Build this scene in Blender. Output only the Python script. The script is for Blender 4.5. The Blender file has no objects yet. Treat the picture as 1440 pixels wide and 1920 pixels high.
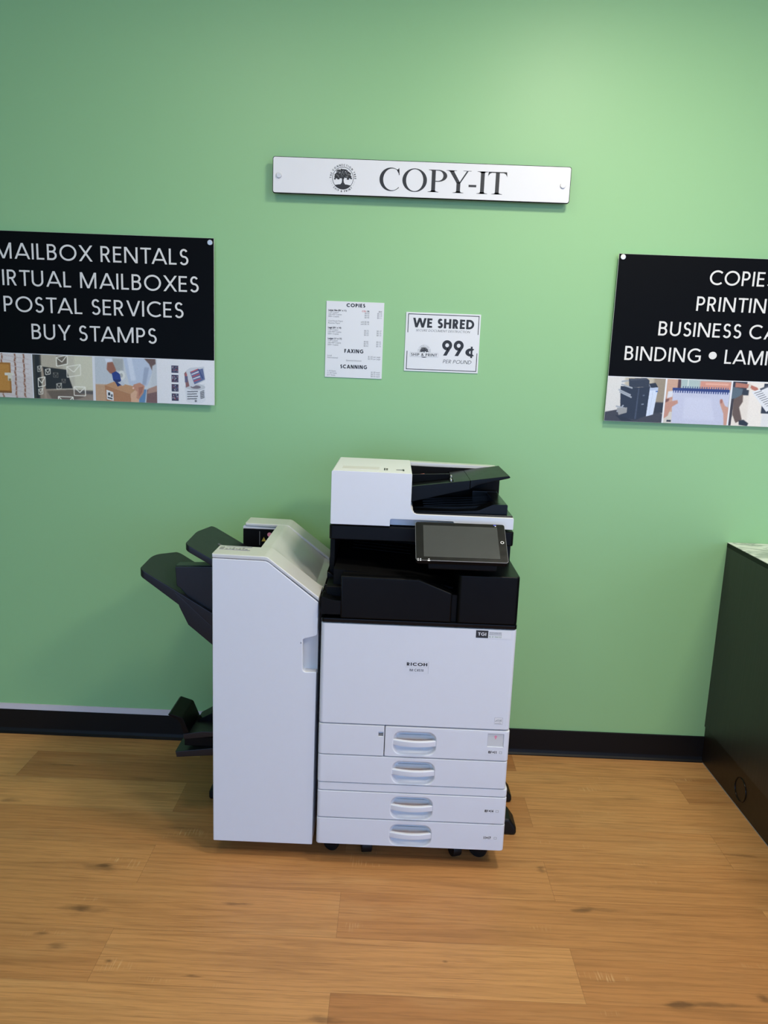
import bpy, bmesh, math, random
import numpy as np
from mathutils import Vector, Matrix
from mathutils.geometry import tessellate_polygon
random.seed(7)
SC = bpy.context.scene
COL = SC.collection
PI = math.pi

# ---------------------------------------------------------------- camera
F_PX, CAM = 1418.99, Vector((0.1229, -2.918, 1.5514))
YAW, PITCH, ROLL = -0.0077, -0.1873, 0.0387
cd = bpy.data.cameras.new('camera'); cam = bpy.data.objects.new('camera', cd); COL.objects.link(cam)
fw = Vector((math.sin(YAW)*math.cos(PITCH), math.cos(YAW)*math.cos(PITCH), math.sin(PITCH)))
rt = Vector((math.cos(YAW), -math.sin(YAW), 0)); up = rt.cross(fw)
r2 = math.cos(ROLL)*rt + math.sin(ROLL)*up; u2 = -math.sin(ROLL)*rt + math.cos(ROLL)*up
m = Matrix.Identity(4)
for i in range(3):
    m[i][0] = r2[i]; m[i][1] = u2[i]; m[i][2] = -fw[i]; m[i][3] = CAM[i]
cam.matrix_world = m
cd.sensor_fit = 'VERTICAL'; cd.sensor_height = 24.0; cd.lens = F_PX*24.0/1920.0
cd.clip_start = 0.05
SC.camera = cam

# ---------------------------------------------------------------- world, lamps, exposure
SC.view_settings.view_transform = 'Standard'
SC.view_settings.look = 'None'
SC.view_settings.gamma = 1.0
SC.view_settings.use_curve_mapping = False
SC.view_settings.exposure = 0.0
wd = bpy.data.worlds.new('daylight'); SC.world = wd; wd.use_nodes = True
bg = wd.node_tree.nodes['Background']
bg.inputs[0].default_value = (0.34, 0.57, 1.04, 1); bg.inputs[1].default_value = 3.0
def lamp(name, loc, energy, col, sx, sy, aim):
    l = bpy.data.lights.new(name, 'AREA'); l.shape = 'RECTANGLE'; l.size = sx; l.size_y = sy
    l.energy = energy; l.color = col
    o = bpy.data.objects.new(name, l); COL.objects.link(o); o.location = loc
    o.rotation_euler = (Vector(aim)-Vector(loc)).to_track_quat('-Z', 'Y').to_euler()
    return o
WARM = (1.0, 0.92, 0.78)
lamp('ceiling_lamp_near_sign', (0.85, -1.25, 3.02), 29, WARM, 0.30, 0.30, (0.85, -1.25, 0))
lamp('added_fill_near_finisher', (-0.55, -1.3, 3.02), 8, WARM, 0.40, 0.40, (-0.55, -1.3, 0))  # added fill light to lift the left wall, no known fixture here
lamp('ceiling_lamp_over_counter', (1.75, -2.6, 3.02), 46, WARM, 0.50, 0.50, (1.75, -2.6, 0))
lamp('ceiling_lamp_far_right', (5.6, -1.2, 3.02), 40, WARM, 0.6, 0.6, (5.6, -1.2, 0))

# ---------------------------------------------------------------- materials
def s2l(c):
    return tuple(((v/12.92) if v <= 0.04045 else ((v+0.055)/1.055)**2.4) for v in [k/255.0 for k in c])
def nd(nt, t, **kw):
    n = nt.nodes.new(t)
    for k, v in kw.items(): setattr(n, k, v)
    return n
def mth(nt, op, a, b=None, c=None):
    n = nt.nodes.new('ShaderNodeMath'); n.operation = op
    for i, v in enumerate((a, b, c)):
        if v is None: continue
        if isinstance(v, (int, float)): n.inputs[i].default_value = v
        else: nt.links.new(v, n.inputs[i])
    return n.outputs[0]
def mixc(nt, f, a, b, mode='MIX'):
    n = nt.nodes.new('ShaderNodeMix'); n.data_type = 'RGBA'; n.blend_type = mode
    for i, v in ((0, f), (6, a), (7, b)):
        if isinstance(v, (int, float)): n.inputs[i].default_value = v
        elif isinstance(v, tuple): n.inputs[i].default_value = (*v[:3], 1)
        else: nt.links.new(v, n.inputs[i])
    return n.outputs[2]
def mat(name, rgb, rough=0.5, metal=0.0, spec=0.5, var=0.03, nscale=40.0, bump=0.0, bscale=400.0, coat=0.0):
    """plain coloured material with a little procedural noise in colour, gloss and grain"""
    mt = bpy.data.materials.new(name); mt.use_nodes = True; nt = mt.node_tree
    b = nt.nodes['Principled BSDF']; lin = s2l(rgb)
    tc = nd(nt, 'ShaderNodeTexCoord')
    n = nd(nt, 'ShaderNodeTexNoise'); n.inputs['Scale'].default_value = nscale; n.inputs['Detail'].default_value = 3
    nt.links.new(tc.outputs['Object'], n.inputs['Vector'])
    c = mixc(nt, n.outputs['Fac'], tuple(v*(1-var) for v in lin), tuple(min(1, v*(1+var)) for v in lin))
    nt.links.new(c, b.inputs['Base Color'])
    r = mth(nt, 'MULTIPLY_ADD', n.outputs['Fac'], 0.08, rough-0.04); nt.links.new(r, b.inputs['Roughness'])
    b.inputs['Metallic'].default_value = metal; b.inputs['Specular IOR Level'].default_value = spec
    b.inputs['Coat Weight'].default_value = coat
    if bump:
        n2 = nd(nt, 'ShaderNodeTexNoise'); n2.inputs['Scale'].default_value = bscale; n2.inputs['Detail'].default_value = 2
        nt.links.new(tc.outputs['Object'], n2.inputs['Vector'])
        bp = nd(nt, 'ShaderNodeBump'); bp.inputs['Strength'].default_value = bump; bp.inputs['Distance'].default_value = 0.001
        nt.links.new(n2.outputs['Fac'], bp.inputs['Height']); nt.links.new(bp.outputs['Normal'], b.inputs['Normal'])
    return mt
def mat_print():
    mt = bpy.data.materials.new('photo_print'); mt.use_nodes = True; nt = mt.node_tree
    b = nt.nodes['Principled BSDF']; a = nd(nt, 'ShaderNodeVertexColor'); a.layer_name = 'ink'
    nt.links.new(a.outputs['Color'], b.inputs['Base Color']); b.inputs['Roughness'].default_value = 0.35
    return mt
KNOTS = [(-0.734, -0.831, 0.1, 0.022, 0.45), (-0.72, -0.82, 0.03, 0.014, 0.75), (-0.717, -1.014, 0.1, 0.03, 0.4), (-0.714, -1.014, 0.035, 0.016, 0.75), (-0.782, -1.112, 0.03, 0.012, 0.6), (-0.723, -1.157, 0.04, 0.016, 0.5), (-0.276, -0.966, 0.06, 0.01, 0.6), (-0.565, -1.198, 0.016, 0.009, 0.7), (-0.34, -1.235, 0.03, 0.008, 0.7), (0.651, -0.745, 0.02, 0.022, 0.6), (0.74, -0.927, 0.04, 0.022, 0.6), (0.801, -0.923, 0.12, 0.012, 0.35), (0.906, -1.261, 0.05, 0.016, 0.7), (0.997, -1.252, 0.12, 0.012, 0.5), (1.133, -1.226, 0.03, 0.02, 0.7), (0.001, -1.35, 0.07, 0.02, 0.6), (0.32, -1.15, 0.012, 0.006, 0.6), (1.359, -0.632, 0.1, 0.01, 0.5), (-1.096, -0.243, 0.1, 0.008, 0.5), (0.515, -0.215, 0.1, 0.01, 0.4), (0.835, -0.07, 0.07, 0.008, 0.4), (0.782, -0.509, 0.12, 0.006, 0.4), (-0.556, -0.613, 0.1, 0.02, 0.4), (1.066, -0.31, 0.06, 0.02, 0.2), (-0.762, -0.317, 0.08, 0.01, 0.35), (-1.187, -0.494, 0.05, 0.02, 0.5)]
def mat_floor():
    mt = bpy.data.materials.new('oak_vinyl_plank'); mt.use_nodes = True; nt = mt.node_tree
    b = nt.nodes['Principled BSDF']; tc = nd(nt, 'ShaderNodeTexCoord'); sp = nd(nt, 'ShaderNodeSeparateXYZ')
    nt.links.new(tc.outputs['Object'], sp.inputs[0]); X, Y = sp.outputs[0], sp.outputs[1]
    fy = mth(nt, 'DIVIDE', mth(nt, 'ADD', Y, 1.27), 0.1875); row = mth(nt, 'FLOOR', fy)
    par = mth(nt, 'FLOORED_MODULO', row, 2.0)
    fx = mth(nt, 'DIVIDE', mth(nt, 'ADD', mth(nt, 'SUBTRACT', X, 0.667), mth(nt, 'MULTIPLY', par, 0.645)), 1.262)
    ix = mth(nt, 'FLOOR', fx)
    cb = nd(nt, 'ShaderNodeCombineXYZ'); nt.links.new(ix, cb.inputs[0]); nt.links.new(row, cb.inputs[1])
    wn = nd(nt, 'ShaderNodeTexWhiteNoise'); wn.noise_dimensions = '3D'; nt.links.new(cb.outputs[0], wn.inputs['Vector'])
    rnd = wn.outputs['Value']
    def grain(sx, sy, off, detail, rough=0.55, dist=0.0):
        c = nd(nt, 'ShaderNodeCombineXYZ')
        nt.links.new(mth(nt, 'ADD', mth(nt, 'MULTIPLY', X, sx), mth(nt, 'MULTIPLY', rnd, 37.0+off)), c.inputs[0])
        nt.links.new(mth(nt, 'ADD', mth(nt, 'MULTIPLY', Y, sy), mth(nt, 'MULTIPLY', rnd, 91.0)), c.inputs[1])
        c.inputs[2].default_value = off
        n = nd(nt, 'ShaderNodeTexNoise'); n.inputs['Scale'].default_value = 1.0; n.inputs['Detail'].default_value = detail
        n.inputs['Roughness'].default_value = rough; n.inputs['Distortion'].default_value = dist
        nt.links.new(c.outputs[0], n.inputs['Vector']); return n.outputs['Fac']
    g1 = grain(2.2, 26.0, 1.0, 4, 0.6, 0.6); g2 = grain(9.0, 300.0, 5.0, 3, 0.6); g3 = grain(1.6, 6.0, 9.0, 3)
    def ramp(v, a, bb):
        n = nd(nt, 'ShaderNodeMapRange'); n.inputs[1].default_value = a; n.inputs[2].default_value = bb
        n.interpolation_type = 'SMOOTHSTEP'; nt.links.new(v, n.inputs[0]); return n.outputs[0]
    tone = mth(nt, 'MULTIPLY_ADD', mth(nt, 'SINE', mth(nt, 'ADD', mth(nt, 'MULTIPLY_ADD', ix, 2.9313, 5.7082), mth(nt, 'MULTIPLY', row, 6.4999))), 0.5, 0.5)
    base = mixc(nt, tone, s2l((176, 119, 69)), s2l((212, 157, 98)))
    c = mixc(nt, mth(nt, 'MULTIPLY', ramp(g1, 0.42, 0.75), 0.45), base, s2l((140, 96, 56)))
    c = mixc(nt, mth(nt, 'MULTIPLY', ramp(g3, 0.5, 0.75), 0.35), c, s2l((208, 164, 110)))
    c = mixc(nt, mth(nt, 'MULTIPLY', ramp(g2, 0.45, 0.75), 0.40), c, s2l((120, 82, 48)))
    # cathedral growth rings
    wv = nd(nt, 'ShaderNodeTexWave'); wv.wave_type = 'BANDS'; wv.bands_direction = 'Y'
    cw = nd(nt, 'ShaderNodeCombineXYZ'); nt.links.new(mth(nt, 'ADD', mth(nt, 'MULTIPLY', X, 0.9), mth(nt, 'MULTIPLY', rnd, 50.0)), cw.inputs[0])
    nt.links.new(mth(nt, 'MULTIPLY', Y, 9.0), cw.inputs[1]); nt.links.new(mth(nt, 'MULTIPLY', rnd, 17.0), cw.inputs[2])
    nt.links.new(cw.outputs[0], wv.inputs['Vector']); wv.inputs['Scale'].default_value = 1.6; wv.inputs['Distortion'].default_value = 9.0
    wv.inputs['Detail'].default_value = 2.0; wv.inputs['Detail Scale'].default_value = 1.1
    c = mixc(nt, mth(nt, 'MULTIPLY', ramp(wv.outputs['Fac'], 0.62, 0.98), 0.16), c, s2l((112, 76, 44)))
    # pale cross-cut saw marks in patches
    ck = nd(nt, 'ShaderNodeCombineXYZ'); nt.links.new(mth(nt, 'MULTIPLY', X, 190.0), ck.inputs[0]); nt.links.new(mth(nt, 'MULTIPLY', Y, 13.0), ck.inputs[1])
    nk = nd(nt, 'ShaderNodeTexNoise'); nk.inputs['Scale'].default_value = 1.0; nt.links.new(ck.outputs[0], nk.inputs['Vector'])
    patch = ramp(grain(3.0, 8.0, 21.0, 2), 0.63, 0.72)
    c = mixc(nt, mth(nt, 'MULTIPLY', mth(nt, 'MULTIPLY', ramp(nk.outputs['Fac'], 0.5, 0.68), patch), 0.55), c, s2l((222, 182, 130)))
    # knots where the boards have them: (x, y, half length, half width, darkness)
    cn = nd(nt, 'ShaderNodeCombineXYZ'); nt.links.new(mth(nt, 'MULTIPLY', X, 16.0), cn.inputs[0]); nt.links.new(mth(nt, 'MULTIPLY', Y, 60.0), cn.inputs[1])
    nz = nd(nt, 'ShaderNodeTexNoise'); nz.inputs['Scale'].default_value = 1.0; nz.inputs['Detail'].default_value = 4; nt.links.new(cn.outputs[0], nz.inputs[0])
    for kx, ky, ka, kb, kd in KNOTS:
        d = mth(nt, 'SQRT', mth(nt, 'ADD', mth(nt, 'POWER', mth(nt, 'ABSOLUTE', mth(nt, 'DIVIDE', mth(nt, 'SUBTRACT', X, kx), ka)), 2.0), mth(nt, 'POWER', mth(nt, 'ABSOLUTE', mth(nt, 'DIVIDE', mth(nt, 'SUBTRACT', Y, ky), kb)), 2.0)))
        d = mth(nt, 'ADD', d, mth(nt, 'MULTIPLY_ADD', nz.outputs['Fac'], 1.9, -0.95))
        c = mixc(nt, mth(nt, 'MULTIPLY', mth(nt, 'SUBTRACT', 1.0, ramp(d, 0.05, 1.0)), kd), c, s2l((92, 64, 40)))
    # seams
    ey = mth(nt, 'ABSOLUTE', mth(nt, 'SUBTRACT', mth(nt, 'FRACT', mth(nt, 'ADD', fy, 0.5)), 0.5))
    ex = mth(nt, 'ABSOLUTE', mth(nt, 'SUBTRACT', mth(nt, 'FRACT', mth(nt, 'ADD', fx, 0.5)), 0.5))
    se = mth(nt, 'MAXIMUM', mth(nt, 'LESS_THAN', ey, 0.0045), mth(nt, 'LESS_THAN', ex, 0.0006))
    c = mixc(nt, mth(nt, 'MULTIPLY', se, 0.35), c, s2l((96, 64, 36)))
    nt.links.new(c, b.inputs['Base Color'])
    nt.links.new(mth(nt, 'MULTIPLY_ADD', g2, 0.14, 0.42), b.inputs['Roughness']); b.inputs['Specular IOR Level'].default_value = 0.35
    bp = nd(nt, 'ShaderNodeBump'); bp.inputs['Strength'].default_value = 0.12; bp.inputs['Distance'].default_value = 0.001
    nt.links.new(mth(nt, 'SUBTRACT', g2, mth(nt, 'MULTIPLY', se, 1.0)), bp.inputs['Height']); nt.links.new(bp.outputs['Normal'], b.inputs['Normal'])
    return mt
def mat_wall(rgb):
    mt = mat('green_eggshell_paint', rgb, 0.47, spec=0.42, var=0.015, nscale=1.3, bump=0.10, bscale=260)
    return mt
def mat_woodgrain():
    mt = bpy.data.materials.new('dark_woodgrain_laminate'); mt.use_nodes = True; nt = mt.node_tree
    b = nt.nodes['Principled BSDF']; tc = nd(nt, 'ShaderNodeTexCoord'); mp = nd(nt, 'ShaderNodeMapping')
    mp.inputs['Scale'].default_value = (150, 150, 3.0); nt.links.new(tc.outputs['Object'], mp.inputs[0])
    n = nd(nt, 'ShaderNodeTexNoise'); n.inputs['Scale'].default_value = 1.0; n.inputs['Detail'].default_value = 3; nt.links.new(mp.outputs[0], n.inputs[0])
    c = mixc(nt, n.outputs['Fac'], s2l((18, 18, 19)), s2l((50, 50, 49))); nt.links.new(c, b.inputs['Base Color'])
    b.inputs['Roughness'].default_value = 0.42
    return mt
def mat_marble():
    mt = bpy.data.materials.new('white_marble_laminate'); mt.use_nodes = True; nt = mt.node_tree
    b = nt.nodes['Principled BSDF']; tc = nd(nt, 'ShaderNodeTexCoord')
    n = nd(nt, 'ShaderNodeTexNoise'); n.inputs['Scale'].default_value = 6; n.inputs['Detail'].default_value = 6; n.inputs['Distortion'].default_value = 1.4
    nt.links.new(tc.outputs['Object'], n.inputs[0])
    r = nd(nt, 'ShaderNodeValToRGB'); nt.links.new(n.outputs['Fac'], r.inputs[0]); e = r.color_ramp.elements
    e[0].position = 0.44; e[0].color = (*s2l((236, 236, 232)), 1); e[1].position = 0.56; e[1].color = (*s2l((236, 236, 232)), 1)
    k = e.new(0.5); k.color = (*s2l((168, 172, 168)), 1)
    nt.links.new(r.outputs[0], b.inputs['Base Color']); b.inputs['Roughness'].default_value = 0.25
    return mt

M = dict(
    white=mat('white_plastic', (222, 224, 228), 0.42, var=0.012, bump=0.05, bscale=900),
    white_gloss=mat('white_gloss_plastic', (208, 209, 206), 0.2, var=0.012),
    white_in=mat('off_white_inner_plastic', (206, 206, 204), 0.5),
    black=mat('black_plastic', (9, 10, 11), 0.34, spec=0.14, bump=0.08, bscale=1200),
    black_gl=mat('glossy_black_plastic', (7, 8, 9), 0.2, spec=0.25),
    black_dk=mat('deep_black_plastic', (6, 6, 7), 0.6, spec=0.15),
    navy=mat('charcoal_tray_plastic', (22, 24, 30), 0.36, spec=0.4, bump=0.08, bscale=1200),
    rubber=mat('black_rubber', (12, 12, 13), 0.5, spec=0.3),
    vinyl=mat('black_vinyl_base', (10, 10, 11), 0.5, spec=0.25),
    steel=mat('brushed_steel', (206, 204, 200), 0.38, metal=0.7),
    grey=mat('grey_plastic', (120, 124, 126), 0.4),
    midgrey=mat('mid_grey_ink', (150, 152, 152), 0.5),
    screen=mat('dark_glass_screen', (66, 68, 66), 0.16, spec=0.6),
    bezel=mat('black_glass_bezel', (18, 19, 20), 0.18),
    paper=mat('white_paper_board', (226, 227, 228), 0.5, var=0.006),
    signwhite=mat('white_acrylic', (228, 228, 228), 0.35, var=0.006),
    signblack=mat('black_print', (8, 9, 11), 0.45, spec=0.06),
    ink=mat('black_ink', (26, 27, 29), 0.5),
    greyink=mat('grey_ink', (96, 98, 102), 0.5),
    redink=mat('red_ink', (196, 70, 60), 0.5),
    greenink=mat('green_ink', (120, 150, 110), 0.5),
    letterwhite=mat('white_letter_vinyl', (226, 224, 218), 0.45, var=0.006),
    trimwhite=mat('white_bare_strip', (214, 206, 208), 0.6),
    caulk=mat('grey_caulk', (150, 146, 142), 0.7),
    pink=mat('pink_indicator', (236, 150, 170), 0.4),
    yellow=mat('yellow_warning', (190, 170, 70), 0.5),
    salmon=mat('salmon_sticker', (216, 130, 118), 0.5),
    blue=mat('blue_indicator', (50, 70, 190), 0.4),
    ceil=mat('ceiling_paint', (232, 231, 226), 0.8),
    kick=mat('dark_brown_toe_kick', (24, 18, 14), 0.42),
    wood=mat_woodgrain(), marble=mat_marble(), floor=mat_floor(), wall=mat_wall((149, 196, 139)), prints=mat_print())

# ---------------------------------------------------------------- object helpers
def link(name, me, parent=None):
    o = bpy.data.objects.new(name, me); COL.objects.link(o)
    if parent: o.parent = parent
    return o
def root_loc(o):
    while o.parent: o = o.parent
    return o.location.copy()
def mk(name, bm, mats, parent=None, label=None, smooth=32, recalc=True):
    if not isinstance(mats, (list, tuple)): mats = [mats]
    if recalc: bmesh.ops.recalc_face_normals(bm, faces=bm.faces[:])
    if parent is not None: bmesh.ops.translate(bm, verts=bm.verts[:], vec=-root_loc(parent))
    me = bpy.data.meshes.new(name); bm.to_mesh(me); bm.free()
    for mm in mats: me.materials.append(mm if not isinstance(mm, str) else M[mm])
    if smooth:
        me.polygons.foreach_set('use_smooth', [True]*len(me.polygons)); me.set_sharp_from_angle(angle=math.radians(smooth))
    o = link(name, me, parent)
    if smooth:
        wn = o.modifiers.new('weighted_normal', 'WEIGHTED_NORMAL'); wn.keep_sharp = True; wn.weight = 90
    if label: o['label'] = label
    return o
def thing(name, label, cat, loc, group=None):
    o = link(name, None); o.location = loc; o['label'] = label; o['category'] = cat; o.empty_display_size = 0.1
    if group: o['group'] = group
    return o
def struct(name, bm, mats):
    o = mk(name, bm, mats); o['kind'] = 'structure'; return o
def B(): return bmesh.new()
def bev(bm, edges, w, seg=2):
    if w > 0 and edges: bmesh.ops.bevel(bm, geom=edges, offset=w, segments=seg, profile=0.5, affect='EDGES', clamp_overlap=True)
def box(bm, x0, x1, y0, y1, z0, z1, b=0.0, seg=2, mi=0, vb=0.0):
    """b bevels every edge; vb (larger) bevels the two upright front edges first"""
    t = bmesh.new()
    bmesh.ops.create_cube(t, size=1.0, matrix=Matrix.Translation(((x0+x1)/2, (y0+y1)/2, (z0+z1)/2)) @ Matrix.Diagonal((x1-x0, y1-y0, z1-z0, 1)))
    if vb: bev(t, [e for e in t.edges if abs(e.verts[0].co.z-e.verts[1].co.z) > 1e-6 and e.verts[0].co.y < y0+1e-6], vb, 4)
    bev(t, [e for e in t.edges if not (vb and len(e.link_faces) == 2 and e.calc_face_angle(0) < 0.6)], b, seg)
    join(bm, t, mi)
def join(bm, t, mi=0, mtx=None):
    if mtx is not None: bmesh.ops.transform(t, matrix=mtx, verts=t.verts[:])
    for f in t.faces: f.material_index = mi
    me = bpy.data.meshes.new('tmp'); t.to_mesh(me); t.free(); bm.from_mesh(me); bpy.data.meshes.remove(me)
def prism(bm, pts, a, c, axis='y', b=0.0, seg=2, mi=0, vb=0.0, frontonly=True):
    """polygon (u,z) extruded along y (u=x) or along x (u=y); front cap (at a) edges bevelled"""
    t = bmesh.new()
    P = (lambda u, z, w: (u, w, z)) if axis == 'y' else ((lambda u, z, w: (w, u, z)) if axis == 'x' else (lambda u, z, w: (u, z, w)))
    v0 = [t.verts.new(P(u, z, a)) for u, z in pts]; v1 = [t.verts.new(P(u, z, c)) for u, z in pts]
    n = len(pts); t.faces.new(v0); t.faces.new(v1[::-1])
    for i in range(n): t.faces.new((v0[i], v0[(i+1) % n], v1[(i+1) % n], v1[i]))
    bmesh.ops.recalc_face_normals(t, faces=t.faces[:])
    if b:
        s0 = set(v0); s1 = set(v1)
        es = [e for e in t.edges if (e.verts[0] in s0 and e.verts[1] in s0) or (not frontonly and e.verts[0] in s1 and e.verts[1] in s1)]
        bev(t, es, b, seg)
    join(bm, t, mi)
def fillet(pts, rad, n=5):
    out = []; k = len(pts)
    for i in range(k):
        r = rad[i] if isinstance(rad, (list, tuple)) else rad
        p = Vector(pts[i]); a = Vector(pts[i-1])-p; c = Vector(pts[(i+1) % k])-p
        if r <= 0: out.append(tuple(p)); continue
        la, lc = a.length, c.length; a.normalize(); c.normalize()
        ang = a.angle(c); d = min(r/math.tan(ang/2), la*0.49, lc*0.49); rr_ = d*math.tan(ang/2)
        o = p+(a+c).normalized()*(rr_/math.sin(ang/2)); s = p+a*d-o; e = p+c*d-o
        a0 = math.atan2(s.y, s.x); a1 = math.atan2(e.y, e.x); dd = (a1-a0+PI) % (2*PI)-PI
        for j in range(n+1):
            t = a0+dd*j/n; out.append((o.x+rr_*math.cos(t), o.y+rr_*math.sin(t)))
    return out
def rr(x0, x1, z0, z1, r, n=5):
    return fillet([(x0, z0), (x1, z0), (x1, z1), (x0, z1)], max(r, 1e-5), n)
def cyl(bm, p0, p1, r0, r1=None, n=24, b=0.0, mi=0):
    p0, p1 = Vector(p0), Vector(p1); d = p1-p0; t = bmesh.new()
    bmesh.ops.create_cone(t, cap_ends=True, segments=n, radius1=r0, radius2=r0 if r1 is None else r1, depth=d.length)
    if b: bev(t, [e for e in t.edges if len([f for f in e.link_faces if len(f.verts) > 4]) == 1], b, 2)
    join(bm, t, mi, Matrix.Translation((p0+p1)/2) @ d.to_track_quat('Z', 'Y').to_matrix().to_4x4())
def plate(bm, x0, x1, z0, z1, yf, yb, rx=0.012, rz=0.002, cr=0.004, holes=(), n=4, mi=0):
    """moulded front panel: rounded upright edges, soft top and bottom edges, hollow moulded pockets"""
    def ring(pts, y): return [bm.verts.new((p[0], y, p[1])) for p in pts]
    def bridge(a, b_):
        k = len(a)
        for i in range(k):
            f = bm.faces.new((a[i], a[(i+1) % k], b_[(i+1) % k], b_[i])); f.material_index = mi
    rl, rr_ = rx if isinstance(rx, tuple) else (rx, rx)
    loops = []
    for k in range(n+1):
        th = k/n*PI/2; s = 1-math.sin(th)
        loops.append(ring(rr(x0+rl*s, x1-rr_*s, z0+rz*s, z1-rz*s, cr, 3), yf+max(rl, rr_, rz)*(1-math.cos(th))))
    loops.append(ring(rr(x0, x1, z0, z1, cr, 3), yb))
    for a, b_ in zip(loops, loops[1:]): bridge(a, b_)
    f = bm.faces.new(loops[-1]); f.material_index = mi
    edges = [bm.edges.get((loops[0][i], loops[0][(i+1) % len(loops[0])])) for i in range(len(loops[0]))]
    if not holes:
        f = bm.faces.new(loops[0]); f.material_index = mi; return
    for (hx0, hx1, hz0, hz1, hr, prof) in holes:
        hl = [ring(rr(hx0+i_, hx1-i_, hz0+i_, hz1-i_, max(hr-i_*0.6, 0.001), 6), yf+d) for i_, d in prof]
        for a, b_ in zip(hl, hl[1:]): bridge(a, b_)
        f = bm.faces.new(hl[-1]); f.material_index = mi
        edges += [bm.edges.get((hl[0][i], hl[0][(i+1) % len(hl[0])])) for i in range(len(hl[0]))]
    res = bmesh.ops.triangle_fill(bm, edges=edges, use_beauty=True, use_dissolve=False)
    for g in res['geom']:
        if isinstance(g, bmesh.types.BMFace): g.material_index = mi
def flat(bm, pts, y, mi=0):
    """one flat printed polygon (x,z) facing the room"""
    vs = [bm.verts.new((p[0], y, p[1])) for p in pts]
    f = bm.faces.new(vs); f.material_index = mi
    f.normal_update()
    if f.normal.y > 0: f.normal_flip()
def flatquad(bm, x0, x1, z0, z1, y, mi=0): flat(bm, [(x0, z0), (x1, z0), (x1, z1), (x0, z1)], y, mi)

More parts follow.
